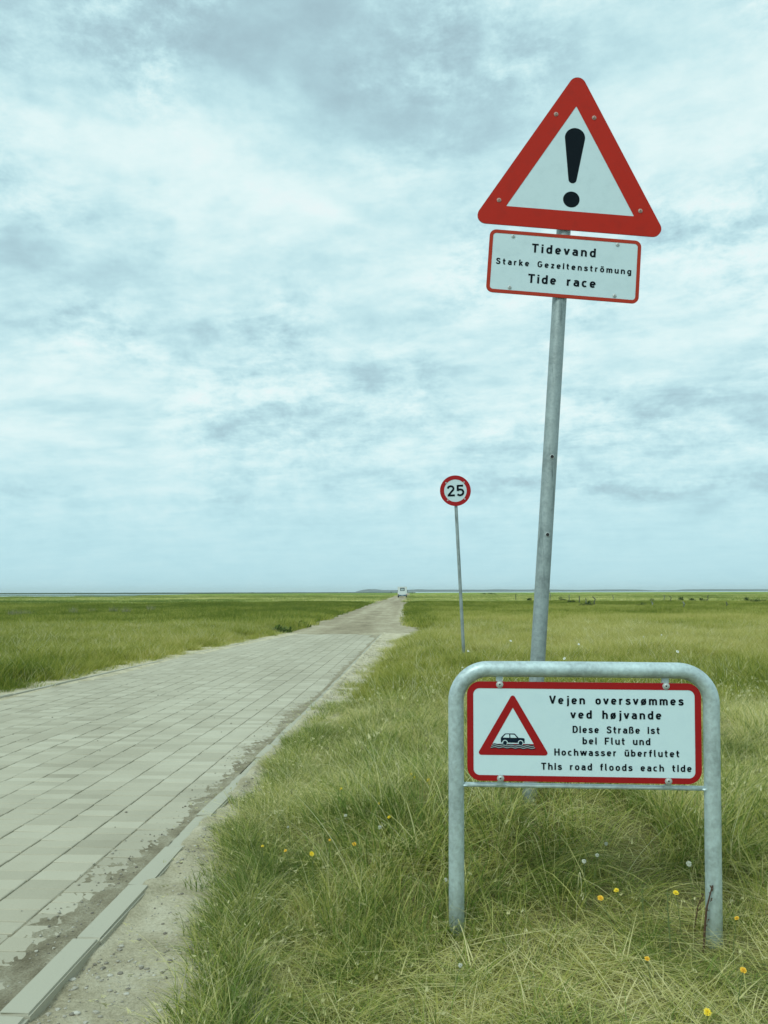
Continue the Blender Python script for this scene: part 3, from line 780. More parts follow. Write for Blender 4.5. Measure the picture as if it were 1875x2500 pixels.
GL = {
 'o': (.54, [A(*O_, 0, 360)]), 'c': (.50, [A(*O_, 48, 312)]),
 'e': (.54, [[(.10, .355), (.455, .355)], A(*O_, 0, 318)]),
 'a': (.52, [[*A(.25, .465, .18, .17, 150, 0), (.43, 0)], [(.43, .40), (.27, .40), *A(.255, .243, .17, .158, 90, 270), (.29, .085), (.37, .12), (.43, .19)]]),
 'd': (.54, [A(*O_, 0, 360), [(.455, 0), (.455, 1)]]), 'b': (.54, [A(*O_, 0, 360), [(.085, 0), (.085, 1)]]),
 'g': (.54, [A(*O_, 0, 360), [(.455, .72), (.455, -.04), *A(.27, -.04, .185, .13, 0, -125)]]),
 'h': (.54, [[(.085, 0), (.085, 1)], [*A(.27, .42, .185, .215, 180, 0), (.455, 0)]]),
 'n': (.54, [[(.085, 0), (.085, .72)], [*A(.27, .42, .185, .215, 180, 0), (.455, 0)]]),
 'm': (.80, [[(.085, 0), (.085, .72)], [*A(.243, .45, .158, .185, 180, 0), (.401, 0)], [*A(.559, .45, .158, .185, 180, 0), (.717, 0)]]),
 'u': (.54, [[(.455, 0), (.455, .72)], [(.085, .72), *A(.27, .30, .185, .215, 180, 360)]]),
 'r': (.38, [[(.085, 0), (.085, .72)], A(.27, .42, .185, .215, 180, 75)]),
 't': (.38, [[(.155, .94), (.155, .23), *A(.29, .22, .135, .135, 180, 285)], [(0, .635), (.36, .635)]]),
 'f': (.36, [[(.155, 0), (.155, .77), *A(.29, .78, .135, .135, 180, 75)], [(0, .635), (.35, .635)]]),
 'i': (.17, [[(.085, 0), (.085, .72)], dot(.085)]),
 '1': (.17, [[(.085, 0), (.085, .80)], [(.085, .825), (.085, .985)]]),
 'j': (.27, [[(.185, .72), (.185, -.06), *A(.05, -.06, .135, .12, 0, -85)], dot(.185)]),
 'l': (.27, [[(.085, 1), (.085, .22), *A(.205, .21, .12, .125, 180, 275)]]),
 'k': (.50, [[(.085, 0), (.085, 1)], [(.10, .26), (.42, .70)], [(.21, .40), (.46, .02)]]),
 's': (.49, [CR(s_pts)]), 'S': (.60, [CR([(x * 1.20 + .0, (y - .08) / .56 * .835 + .082) for x, y in s_pts])]),
 'v': (.50, [[(.045, .72), (.25, .04)], [(.455, .72), (.25, .04)]]),
 'w': (.78, [[(.045, .72), (.215, .04)], [(.39, .70), (.215, .04)], [(.39, .70), (.565, .04)], [(.735, .72), (.565, .04)]]),
 'z': (.46, [[(.03, .638), (.43, .638)], [(.38, .62), (.08, .10)], [(.03, .082), (.44, .082)]]),
 'ö': (.54, [A(*O_, 0, 360), dot(.17, .89), dot(.37, .89)]), 'ü': (.54, [[(.455, 0), (.455, .72)], [(.085, .72), *A(.27, .30, .185, .215, 180, 360)], dot(.17, .89), dot(.37, .89)]),
 'ø': (.54, [A(*O_, 0, 360), [(.06, -.03), (.48, .75)]]),
 'ß': (.56, [[(.085, 0), (.085, .74), *A(.25, .76, .165, .155, 180, 0, 14), *CR([(.40, .66), (.33, .56), (.40, .47), (.47, .34), (.46, .19), (.37, .10), (.24, .085)])[1:]]]),
 'T': (.62, [[(0, .917), (.62, .917)], [(.31, 0), (.31, .90)]]), 'V': (.62, [[(.05, 1), (.31, .05)], [(.57, 1), (.31, .05)]]),
 'G': (.66, [[*A(.33, .5, .245, .417, 42, 330), (.565, .45), (.36, .45)]]),
 'D': (.62, [[(.085, 0), (.085, 1)], [(.10, .917), (.27, .917), *A(.27, .5, .265, .417, 90, -90), (.10, .083)]]),
 'F': (.54, [[(.085, 0), (.085, 1)], [(.10, .917), (.53, .917)], [(.10, .49), (.46, .49)]]),
 'H': (.64, [[(.085, 0), (.085, 1)], [(.555, 0), (.555, 1)], [(.10, .5), (.54, .5)]]),
 '2': (.64, [[*CR([(.07, .70), (.14, .84), (.30, .905), (.47, .85), (.535, .71), (.48, .55), (.36, .42), (.12, .12)]), ], [(.03, .09), (.62, .09)]]),
 '5': (.64, [[(.56, .915), (.10, .915)], [(.12, .98), (.10, .45)], CR([(.10, .50), (.22, .575), (.36, .58), (.50, .50), (.55, .34), (.49, .18), (.35, .085), (.20, .085), (.06, .17)])]),
}
def stroke(mb, pts, th, M, z):
    pts = [Vector(p) for p in pts]; n = len(pts); L_, R2 = [], []
    for i in range(n):
        t1 = (pts[i] - pts[i - 1]).normalized() if i else None
        t2 = (pts[i + 1] - pts[i]).normalized() if i < n - 1 else None
        if (pts[i] - pts[max(0, i - 1)]).length < 1e-6 and i: t1 = t2
        t_ = t1 if t2 is None else (t2 if t1 is None else (t1 + t2))
        if t_ is None or t_.length < 1e-6: t_ = t1 or Vector((1, 0))
        t_ = t_.normalized(); nn = Vector((-t_.y, t_.x)); k_ = 1.0
        if t1 and t2:
            k_ = 1 / max(.6, Vector((-t1.y, t1.x)).dot(nn))
        L_.append(pts[i] + nn * th / 2 * k_); R2.append(pts[i] - nn * th / 2 * k_)
    vs = [M(p.x, p.y, z) for p in L_] + [M(p.x, p.y, z) for p in R2]
    mb.add(vs, [(n + i, n + i + 1, i + 1, i) for i in range(n - 1)])
def text_line(parent, txt, x0, x1, yb, cap, zb=.0012, th=1.0, space=.62):
    """fit one line between x0 and x1 on its baseline, letter-spaced"""
    mb = MB()
    WX = 1.18; adv = [GL[c][0] * WX if c != ' ' else space for c in txt]
    nat = sum(adv) * cap; gap = ((x1 - x0) - nat) / (len(txt) - 1); x = x0; zz = 0
    for c, a in zip(txt, adv):
        if c != ' ':
            for p in GL[c][1]:
                zz += 1
                dup = [p[0]] + [q for q, r in zip(p[1:], p[:-1]) if abs(q[0] - r[0]) + abs(q[1] - r[1]) > 1e-5]
                stroke(mb, dup, TH * th * (.72 if (c == 'ø' and len(p) == 2) else 1), lambda a_, b_, z_: (x + a_ * cap * WX, yb + b_ * cap, z_), zb + (zz % 3) * .00012)
        x += a * cap + gap
    mb.build('text_line', M_ink, parent)

# flat rounded outlines in the sign's own plane (x right, y up, z towards the reader)
def rpoly(P, r, n=7):
    P = [Vector(p) for p in P]; o = []
    for i in range(len(P)):
        a, b_, c = P[i - 1], P[i], P[(i + 1) % len(P)]
        d1 = (a - b_).normalized(); d2 = (c - b_).normalized(); ang = d1.angle(d2) / 2
        cc = b_ + (d1 + d2).normalized() * (r / math.sin(ang)); t1 = b_ + d1 * (r / math.tan(ang)); t2 = b_ + d2 * (r / math.tan(ang))
        a0 = math.atan2(*(t1 - cc).yx); a1 = math.atan2(*(t2 - cc).yx); da = (a1 - a0 + math.pi) % (2 * math.pi) - math.pi
        for k in range(n + 1): q = a0 + da * k / n; o.append((cc.x + r * math.cos(q), cc.y + r * math.sin(q)))
    return o
def plate(mb, loop, z0, z1, mi_front=0, mi_back=1):
    n = len(loop)
    mb.add([(x, y, z1) for x, y in loop], [tuple(range(n))], mi_front)
    mb.add([(x, y, z0) for x, y in loop] + [(x, y, z1) for x, y in loop],
           [tuple(range(n))[::-1]] + [(k, (k + 1) % n, n + (k + 1) % n, n + k) for k in range(n)], mi_back)
def ring(mb, outer, inner, z, z0=None, mi=0):
    n = len(outer)
    mb.add([(x, y, z) for x, y in outer] + [(x, y, z) for x, y in inner], [(k, (k + 1) % n, n + (k + 1) % n, n + k) for k in range(n)], mi)
def circle(cx, cy, r, n=48): return [(cx + r * math.cos(2 * math.pi * k / n), cy + r * math.sin(2 * math.pi * k / n)) for k in range(n)]
def ccw(loop):
    a = sum(p[0] * q[1] - q[0] * p[1] for p, q in zip(loop, loop[1:] + loop[:1])); return loop if a > 0 else loop[::-1]
def bolt_mesh(r=.009, h=.006, outer_mat=None):
    mb = MB(); mb.lathe([(r * 1.25, 0), (r * 1.3, h * .22), (r * .95, h * .3), (r * .9, h * .7), (r * .6, h), (r * .32, h), (r * .28, h * .55)], 16, mi=0)
    mb.lathe([(r * .34, h * .72), (r * .30, h * .80)], 10, mi=1)
    return mb.mesh('bolt', [outer_mat or M_bolt, M_dark], smooth=False)
def put_bolts(parent, pts, me, z=0.0009):
    for (x, y) in pts:
        o = link('bolt', me, parent); o.location = (x, y, z); o.rotation_euler = (0, 0, random.random() * 3)
def plane_empty(name, loc, axes=None, q=None):
    """empty whose local x is right, y is up and z faces the reader"""
    e = empty(name); M_ = Matrix.Identity(4)
    for i in range(3):
        for j in range(3): M_[i][j] = axes[i][j]
        M_[i][3] = loc[i]
    e.matrix_world = M_; return e
def rodr(wv):
    a = math.sqrt(sum(c * c for c in wv)); Rm = Matrix.Rotation(a, 3, Vector(wv)) if a > 1e-9 else Matrix.Identity(3)
    return Rm @ Matrix(((1, 0, 0), (0, 0, -1), (0, 1, 0)))

# ---------- tall warning sign
Rt = rodr((0.0116, 0.0821, 0.0089)); Ct = Vector((1.0405, 4.0207, 3.5745))
zb = -.08
px_of = lambda z: .7924 + .0843 * (z - .8517)
PY = 4.072
wsign = empty('tide_warning_sign', (px_of(zb), PY, zb))
tag(wsign, 'tall galvanised pole leaning right with red triangle exclamation sign and Tidevand text plate', 'warning sign')
def local_to(e, wpt): return Vector(wpt) - Vector(e.location)
mb = MB()
zs = [-.25, 0, .6, 1.2, 1.8, 2.4, 3.0, 3.5, 4.02]
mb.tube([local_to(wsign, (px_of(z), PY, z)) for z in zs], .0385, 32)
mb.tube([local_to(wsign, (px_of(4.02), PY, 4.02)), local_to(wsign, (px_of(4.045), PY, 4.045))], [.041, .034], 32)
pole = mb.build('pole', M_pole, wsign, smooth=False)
for p in pole.data.polygons: p.use_smooth = len(p.vertices) == 4
for zc_, hx in ((2.012, .003), (1.597, .004)):
    mb = MB(); mb.lathe([(.0115, 0), (.0120, .002), (.0095, .0022), (.008, .0016), (.004, .0012)], 14, mi=0)
    me = mb.mesh('drill_hole', [M_bolt], smooth=True)
    me.materials.append(M_dark)
    for p in me.polygons:
        if all((me.vertices[i].co.x ** 2 + me.vertices[i].co.y ** 2) < .0102 ** 2 for i in p.vertices): p.material_index = 1
    o = link('drill_hole', me, wsign); o.location = local_to(wsign, (px_of(zc_) + hx, PY - .0385, zc_)); o.rotation_euler = (R_(90), 0, 0)
def tri(s): h_ = s * math.sqrt(3) / 2; return [(0, h_ * 2 / 3), (-s / 2, -h_ / 3), (s / 2, -h_ / 3)]
def child_plane(name, mb, mats, parent, Rm, Cw, smooth=False):
    o = mb.build(name, mats, parent, smooth=smooth)
    M_ = Rm.to_4x4(); M_.translation = Vector(Cw) - Vector(parent.location); o.matrix_local = M_; return o
SD = 1.09
mb = MB(); outer = ccw(rpoly(tri(SD * .988), .047, 8)); plate(mb, outer, -.003, 0.0)
tri_o = child_plane('triangle_plate', mb, [M_white, M_alu], wsign, Rt, Ct)
mb = MB(); inner = ccw(rpoly(tri(SD * .645), .003, 8)); ring(mb, outer, inner, .0012)
n_ = len(outer); mb.add([(x, y, -.0035) for x, y in [(p[0] * 1.002, p[1] * 1.002) for p in outer]] + [(p[0] * 1.002, p[1] * 1.002, .0012) for p in outer], [(k, (k + 1) % n_, n_ + (k + 1) % n_, n_ + k) for k in range(n_)])
mb.build('red_border', M_red, tri_o)
mb = MB()
up_ = [(.003 + .056 * math.cos(a), .222 + .056 * math.sin(a)) for a in np.linspace(math.pi * 1.03, -math.pi * .03, 28)][::-1]
dn_ = [(.003 + .0225 * math.cos(a), -.020 + .0225 * math.sin(a)) for a in np.linspace(math.pi * 1.03, math.pi * 1.97, 16)]
lp = ccw(up_ + dn_); mb.add([(x, y, .0010) for x, y in lp], [tuple(range(len(lp)))])
lp = circle(.003, -.1355, .0455, 40); mb.add([(x, y, .0010) for x, y in lp], [tuple(range(40))])
mb.build('exclamation_mark', M_ink, tri_o)
bm1 = bolt_mesh(.0095, .007, M_rust)
for bp in [(-.110, .349), (.102, .346), (-.393, -.173), (.384, -.170)]:
    o = link('rivet', bm1, tri_o); o.location = (bp[0], bp[1], .0014)
# text plate
mb = MB(); x0, x1, y0, y1 = -.430, .400, -.695, -.340
outer = ccw(rpoly([(x0, y0), (x1, y0), (x1, y1), (x0, y1)], .036, 8)); plate(mb, outer, -.003, 0)
txt_o = child_plane('text_plate', mb, [M_white, M_alu], wsign, Rt, Ct)
mb = MB(); d = .0195; inner = ccw(rpoly([(x0 + d, y0 + d), (x1 - d, y0 + d), (x1 - d, y1 - d), (x0 + d, y1 - d)], .018, 8)); ring(mb, outer, inner, .0012)
n_ = len(outer); mb.add([(x, y, -.0035) for x, y in outer] + [(x, y, .0012) for x, y in outer], [(k, (k + 1) % n_, n_ + (k + 1) % n_, n_ + k) for k in range(n_)])
mb.build('red_border', M_redf, txt_o)
mb = MB()
text_line(txt_o, 'Tidevand', -.196, .153, -.4535, .0495)
text_line(txt_o, 'Starke Geze1tenströmung', -.386, .352, -.5345, .0345, th=.98)
text_line(txt_o, 'Tide race', -.206, .162, -.6255, .0495)
bm2 = bolt_mesh(.0085, .006)
put_bolts(txt_o, [(-.302, -.3715), (.270, -.3715), (-.303, -.660), (.268, -.660)], bm2)
# back rails across the pole
for yy_, hw_ in ((.30, .12), (-.20, .40), (-.3715, .34), (-.660, .34)):
    mb = MB(); mb.box(-hw_, hw_, yy_ - .012, yy_ + .012, -.013, -.0045)
    child_plane('mounting_rail', mb, M_alu, wsign, Rt, Ct)

# ---------- U-shaped frame with the flood sign
Rb = rodr((0.0789, 0.0031, -0.0593)); Cb = Vector((.7563, 2.9999, .7661))
base = Cb + Rb @ Vector((0, -.80, -.02))
usign = empty('flood_information_sign', base)
tag(usign, 'low white information board with red border hung in a rounded galvanised tube frame', 'information sign')
def loc_u(x, y, z): return (Cb + Rb @ Vector((x, y, z))) - base
xl, xr, yt, br = -.4815, .4845, .234, .125
pts = [(xl - .002, -1.0, 0), (xl - .001, -.6, 0), (xl, -.2, 0), (xl, yt - br, 0)]
pts += [(xl + br - br * math.cos(a), yt - br + br * math.sin(a), 0) for a in np.linspace(.1, math.pi / 2, 12)]
pts += [(-.1, yt + .001, 0), (.1, yt + .001, 0)]
pts += [(xr - br + br * math.sin(a), yt - br + br * math.cos(a), 0) for a in np.linspace(0, math.pi / 2 - .1, 12)]
pts += [(xr, yt - br, 0), (xr, -.2, 0), (xr, -.6, 0), (xr, -1.0, 0)]
mb = MB(); mb.tube([loc_u(p[0], p[1], -.018) for p in pts], .0300, 28)
o = mb.build('tube_frame', M_galv, usign, smooth=True)
mb = MB(); mb.tube([loc_u(x, -.2095 + .0008 * x, -.018) for x in np.linspace(xl + .02, xr - .02, 6)], .0088, 14)
for x in (xl + .030, xr - .030): mb.lathe([(.014, -.004), (.0125, .002)], 12, tuple(loc_u(x, -.2095, -.018)))
mb.build('crossbar', M_galv, usign, smooth=True)
bw, bh = .44, .1892
mb = MB(); outer = ccw(rpoly([(-bw, -bh), (bw, -bh), (bw, bh), (-bw, bh)], .052, 8)); plate(mb, outer, -.003, 0)
brd = child_plane('sign_board', mb, [M_whiteb, M_alu], usign, Rb, Cb)
inner = ccw(rpoly([(-.416, -.167), (.416, -.167), (.416, .1635), (-.416, .1635)], .024, 8))
mb = MB(); ring(mb, outer, inner, .0010)
n_ = len(outer); mb.add([(x, y, -.0035) for x, y in outer] + [(x, y, .0010) for x, y in outer], [(k, (k + 1) % n_, n_ + (k + 1) % n_, n_ + k) for k in range(n_)])
mb.build('red_border', M_redd, brd)
mb = MB()
text_line(brd, 'Vejen oversvømmes', -.1265, .3745, .1065, .0315)
text_line(brd, 'ved højvande', -.047, .292, .0525, .0315)
text_line(brd, 'D1ese Straße 1st', -.040, .2855, -.0020, .0265, th=.96)
text_line(brd, 'be1 Flut und', -.0030, .250, -.0447, .0265, th=.96)
text_line(brd, 'Hochwasser überflutet', -.1095, .3575, -.0885, .0262, th=.96)
text_line(brd, 'Th1s road floods each t1de', -.1595, .402, -.1430, .0262, th=.96)
# red triangle pictogram with car over waves
cx_ = -.2655
mb = MB(); to = ccw(rpoly([(cx_, .146), (cx_ - .1375, -.0908), (cx_ + .1375, -.0898)], .0095, 8)); ti = ccw(rpoly([(cx_, .0905), (cx_ - .0785, -.0478), (cx_ + .0785, -.0470)], .0008, 8))
ring(mb, to, ti, .0008); mb.build('warning_triangle', M_redd, brd)
def zc3(X, Y): return (-.2967 + (1180 + X / 9.217 - 1232.4) * .00154, -.0413 - (1780 + Y / 9.217 - 1811.8) * .00154)
car = MB()
def poly(mb, pts, z, mi=0):
    lp = ccw([zc3(*p) for p in pts]); mb.add([(x, y, z) for x, y in lp], [tuple(range(len(lp)))], mi)
poly(car, [(395, 298), (393, 200), (400, 182), (485, 97), (500, 92), (700, 92), (718, 100), (795, 188), (920, 196), (934, 212), (934, 305), (905, 305), (895, 296), (780, 303), (545, 298), (430, 296)], .0010)
poly(car, [(440, 184), (495, 122), (508, 114), (582, 112), (588, 190), (442, 186)], .0013, 1)
poly(car, [(610, 116), (694, 118), (704, 124), (758, 190), (612, 190)], .0013, 1)
for wx in (488, 842):
    for rr, z_, mi in ((62, .0013, 1), (45, .0016, 0)):
        poly(car, [(wx + rr * math.cos(a), 302 + rr * math.sin(a)) for a in np.linspace(0, 6.283, 29)[:-1]], z_, mi)
for k, (xa, xb, yb_, col) in enumerate([(205, 1140, 338, 0), (180, 1145, 360, 2), (175, 1150, 382, 0), (160, 1165, 402, 2), (165, 1185, 422, 0)]):
    hw = 10 if k < 4 else 7; pts_ = []
    xs_ = np.linspace(xa, xb, 60)
    top = [(x, yb_ + (x - xa) * .014 - hw + 9 * math.sin(x / 185 * 6.283 + 2.3)) for x in xs_]; bot = [(x, yb_ + (x - xa) * .014 + hw + 9 * math.sin(x / 185 * 6.283 + 2.3)) for x in xs_]
    vs = [(*zc3(*p), .0019 + k * .0001) for p in top] + [(*zc3(*p), .0019 + k * .0001) for p in bot]
    car.add(vs, [(i + 60, i + 61, i + 1, i) for i in range(59)], col)
car.build('car_pictogram', [M_ink2, M_whiteb, M_grey], brd)
bm3 = bolt_mesh(.0105, .006)
put_bolts(brd, [(-.3150, .1785), (.3105, .1785), (-.3135, -.1785), (.3160, -.1785)], bm3, .0010)
for (x, ya, yb_) in [(-.315, .165, .212), (.3105, .165, .212), (-.3135, -.205, -.165), (.316, -.205, -.165)]:
    mb = MB(); ym = max(ya, yb_) if ya > 0 else min(ya, yb_); yo = ya if ya > 0 else yb_
    # tab widens where it is welded on
    a, b_ = (yo, ym)
    q = [(x - .012, a), (x + .012, a), (x + .013, b_ * .98 + a * .02), (x + .021, b_), (x - .021, b_), (x - .013, b_ * .98 + a * .02)]
    n_ = 6; z0, z1 = -.016, -.005
    mb.add([tuple(loc_u(p[0], p[1], z0)) for p in q] + [tuple(loc_u(p[0], p[1], z1)) for p in q], [tuple(range(6)), tuple(range(6, 12))[::-1]] + [(k, (k + 1) % 6, 6 + (k + 1) % 6, 6 + k) for k in range(6)])
    mb.build('mounting_tab', M_galv, usign)

# ---------- speed limit sign
zb2 = -.05
sx = lambda z: 1.4215 + (1.3124 - 1.4215) / (2.8256 - .1204) * (z - .1204)
SY = 13.93
ssign = empty('speed_limit_sign', (sx(zb2), SY, zb2)); tag(ssign, 'round red and white 25 speed limit sign on a thin pole leaning left', 'road sign')
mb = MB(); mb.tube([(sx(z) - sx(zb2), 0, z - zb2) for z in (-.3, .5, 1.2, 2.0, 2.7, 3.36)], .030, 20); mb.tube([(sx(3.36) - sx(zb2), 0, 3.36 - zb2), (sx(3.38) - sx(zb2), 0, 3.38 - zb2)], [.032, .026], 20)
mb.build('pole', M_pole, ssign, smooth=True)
Rs = rodr((0, 0, 0)) @ Matrix.Rotation(R_(2.3), 3, 'Z'); Cs = Vector((1.3005, 13.885, 3.1287))
mb = MB(); oc = circle(0, 0, .281, 64); plate(mb, oc, -.003, 0)
disc = child_plane('sign_disc', mb, [M_white, M_alu], ssign, Rs, Cs)
mb = MB(); ring(mb, oc, circle(0, 0, .206, 64), .003)
mb.add([(x, y, -.006) for x, y in oc] + [(x, y, .003) for x, y in oc], [(k, (k + 1) % 64, 64 + (k + 1) % 64, 64 + k) for k in range(64)])
mb.build('red_border', M_redd, disc)
mb = MB()
for c, x0_, yb_ in (('2', -.1525, -.103), ('5', .0195, -.103)):
    for i, p in enumerate(GL[c][1]): stroke(mb, p, .175, lambda a_, b_, z_: (x0_ + a_ * .222, yb_ + b_ * .208, z_), .003 + i * .0008) if False else stroke(mb, [(q[0] * .222, q[1] * .208) for q in p], .0365, lambda a_, b_, z_: (x0_ + a_, yb_ + b_, z_), .003 + i * .0008)
mb.build('number', M_ink, disc)
put_bolts(disc, [(-.165, .148), (.165, .148), (-.148, -.172), (.162, -.160)], bolt_mesh(.010, .008), .003)

# ------------------------------------------------------------------ camper van far down the road
M_van = simple('camper_paint', (.62, .66, .66), .4, 0, .05, 2); M_glass = simple('dark_glass', (.03, .05, .06), .1)
M_black = simple('black_rubber', (.012, .013, .015), .8); M_lamp = simple('red_lamp_lens', (.35, .02, .02), .3); M_bl = simple('blue_grey_bumper', (.14, .24, .30), .5)
M_pane = simple('grey_window_pane', (.34, .42, .44), .15); M_chr = simple('wheel_rim', (.4, .42, .43), .4, .5)
vx, vy = gpos(981, 1458.6).x * 1.0, 176.0
vx = (981.5 - 937.5) / F_PX * vy
van = empty('camper_van', (vx, vy, .0), (0, 0, -math.atan(.031))); tag(van, 'white camper van driving away down the gravel road towards the horizon', 'camper van')
def vbox(name, mt, *a, ch=.04, parent=van):
    mb = MB(); mb.box(*a, ch=ch); return mb.build(name, mt, parent)
body = vbox('body', M_van, -1.05, 1.05, 0, 4.3, .62, 2.42, ch=.08)
vbox('roof_edge', M_alu, -1.07, 1.07, -.01, 4.2, 2.36, 2.455, ch=.03)
vbox('cab', M_van, -.95, .95, 4.2, 5.7, .45, 1.9, ch=.18)
vbox('skirt', M_black, -1.0, 1.0, .06, 5.3, .30, .56, ch=.04)
wf_ = vbox('rear_window', M_glass, -.50, .52, -.03, .03, 1.50, 2.20, ch=.02)
vbox('pane', M_pane, -.36, .38, -.05, -.028, 1.60, 2.03, ch=.005, parent=wf_)
bmp = vbox('bumper', M_bl, -1.0, 1.0, -.10, .05, .44, .64, ch=.04)
for sx_ in (-1, 1):
    xa, xb = sorted((sx_ * .80, sx_ * 1.0)); vbox('tail_light', M_lamp, xa, xb, -.12, -.05, .60, .74, ch=.01)
    for yw in (.95, 4.55):
        mb = MB(); mb.lathe([(.20, 0), (.33, .0), (.36, .04), (.36, .20), (.33, .24), (.2, .24)], 20)
        wh = mb.build('wheel', M_black, van, smooth=False); wh.location = (sx_ * .93 - .12, yw, .36); wh.rotation_euler = (0, R_(90), 0)
        mb = MB(); mb.lathe([(.2, 0), (.19, .05), (.06, .07)], 16); rm = mb.build('rim', M_chr, wh); rm.location = (0, 0, .20 if sx_ > 0 else .04)
    mb = MB(); mb.tube([(sx_ * .95, 5.0, 1.5), (sx_ * 1.2, 4.95, 1.5)], .02, 8); mb.box(*sorted((sx_ * 1.12, sx_ * 1.26)), 4.9, 4.97, 1.35, 1.65, ch=.01); mb.build('mirror', M_black, van)
    mb = MB(); xa, xb = sorted((sx_ * 1.048, sx_ * 1.062)); mb.box(xa, xb, 1.2, 2.3, 1.5, 2.1); mb.build('side_window', M_glass, van)
vbox('number_plate', M_van, -.26, .26, -.115, -.10, .50, .60, ch=0)

# ------------------------------------------------------------------ marker posts, old fence posts
def post_mesh(h, r, seed, name='post'):
    rr = random.Random(seed); mb = MB(); n = 7; k_ = 6
    pts = [(rr.gauss(0, r * .25) * i, rr.gauss(0, r * .25) * i, -.15 + (h + .15) * i / (k_ - 1)) for i in range(k_)]
    mb.tube(pts, [r * (1.1 - .35 * i / (k_ - 1)) * rr.uniform(.9, 1.1) for i in range(k_)], n)
    tx, ty, tz = pts[-1]; mb.tube([(tx, ty, tz), (tx + r * .4, ty, tz + r * 1.2)], [r * .7, r * .25], n)
    return mb
M_wood = simple('weathered_grey_wood', (.085, .085, .07), .9, 0, .4, 20)
M_wood2 = simple('pale_grey_wood', (.17, .18, .15), .9, 0, .4, 20)
for k, (px, py, Yd, h, lab) in enumerate([
        (949, 1446, 600, 1.05, 'thin dark marker post left of the camper van, the farther left of two'),
        (954, 1446, 600, 1.35, 'thicker dark marker post standing just left of the camper van'),
        (1005.4, 1449.5, 520, .95, 'dark marker post right of the camper van at the gravel road edge'),
        (1010, 1449, 520, 1.05, 'faint thin marker post beside the dark one right of the camper van')]):
    x = (px - 937.5) / F_PX * Yd; o = post_mesh(h, .22 if k in (1, 2) else .10, 50 + k).build('marker_post', M_wood)
    o.location = (x, Yd, 0); tag(o, lab, 'post', 'marker posts near the far end of the road')
FP = [(1260, 1467, 12, 0, 'lone dark wooden post in the meadow left of the tall sign pole'),
      (1344, 1471, 22, 1, 'tallest wooden post, standing directly right of the tall sign pole'),
      (1389, 1474, 13, 1, 'wooden post at the near end of the dark shrub row right of the tall pole'),
      (1413.5, 1478, 13, 0, 'wooden post rising from the middle of the dark shrub row'),
      (1431, 1481, 10, 1, 'short leaning wooden post behind the right part of the dark shrub row'),
      (1451, 1485, 16, 0, 'wooden post at the right end of the dark shrub row'),
      (1497, 1466, 9, 1, 'thin faint post standing alone in the open meadow right of the shrub row'),
      (1622, 1472, 11, 1, 'pale thin post left of the farther dark bushes'),
      (1638, 1473, 10, 0, 'dark short post close beside the farther dark bushes on their left'),
      (1728, 1470, 10, 0, 'dark post at the right end of the farther dark bushes'),
      (1593, 1485, 7, 1, 'low stump of a post in the green strip below the farther bushes'),
      (1672, 1491, 9, 1, 'low post stump at the upper edge of the yellow grass, nearer than the bushes'),
      (1773.6, 1489, 8, 0, 'small dark post stump at the yellow grass edge near the right side')]
for k, (px, py, hp_, mi, lab) in enumerate(FP):
    g_ = gpos(px, py); h = hp_ / F_PX * g_.y + .28
    o = post_mesh(h, .05, 70 + k).build('wooden_post', M_wood2 if mi else M_wood); o.location = (g_.x, g_.y, float(gz(g_.x, g_.y)))
    o.rotation_euler = (random.gauss(0, .05), random.gauss(0, .08), random.random() * 6); tag(o, lab, 'post', 'old fence posts in the right hand meadow')

# ------------------------------------------------------------------ low bushes
def bush(px, py, wpx, hpx, lab, group, dens=1.0, mt=None):
    g_ = gpos(px, py); w_ = wpx / F_PX * g_.y; h_ = hpx / F_PX * g_.y + (.08 if mt else .30)
    e = empty('low_shrub', (g_.x, g_.y, float(gz(g_.x, g_.y)) - .02)); tag(e, lab, 'shrub', group)
    V_, F_, T_ = [], [], []
    ncl = max(4, int(w_ / .25))
    for c in range(ncl):
        cx = random.uniform(-.5, .5) * w_; cy = random.gauss(0, .25); hh = h_ * random.uniform(.45, 1.0) * (1 - .5 * (2 * cx / w_) ** 2)
        st = MB(); st.tube([(cx * .8, cy, 0), (cx, cy, hh * .7)], [.012, .006], 5); st.build('stem', M_wood, e)
        for k in range(int(90 * dens)):
            th, ph = random.random() * 6.28, random.random(); r = random.random() ** .4
            x = cx + math.cos(th) * r * .24; y = cy + math.sin(th) * r * .2; z = max(.02, hh * (.15 + .85 * ph) - .1 * r)
            s = random.uniform(.02, .05); a = random.random() * 6.28; b0 = len(V_)
            V_ += [(x - s * math.cos(a), y - s * math.sin(a), z), (x + s * math.cos(a), y + s * math.sin(a), z + random.uniform(-.02, .02)), (x + random.gauss(0, .02), y + random.gauss(0, .02), z + s * 1.8)]
            F_.append((b0, b0 + 1, b0 + 2)); T_ += [random.random()] * 3
    me = bpy.data.meshes.new('foliage'); me.from_pydata(V_, [], F_); me.materials.append(mt or M_bush)
    a = me.attributes.new('tone', 'FLOAT', 'POINT'); a.data.foreach_set('value', T_); me.update(); tag(link('foliage', me, e), kind='stuff')
GB = 'dark shrubs in the right hand meadow'
bush(1291, 1468, 13, 5, 'tiny dark bush just left of the tall sign pole in the far meadow', GB)
bush(1368, 1472, 34, 9, 'dark shrub beside the tallest post right of the tall sign pole', GB)
bush(1402, 1477, 30, 9, 'dark shrub in the middle of the shrub row right of the tall pole', GB)
bush(1438, 1486, 46, 13, 'widest dark shrub at the right end of the nearer shrub row', GB)
bush(1570, 1484, 26, 7, 'pale green low shrub between the two dark shrub groups', GB)
bush(1592, 1472, 14, 5, 'small dark bush left of the farther dark bushes', GB)
bush(1662, 1470, 26, 8, 'rounded dark bush, left one of the farther pair of bushes', GB)
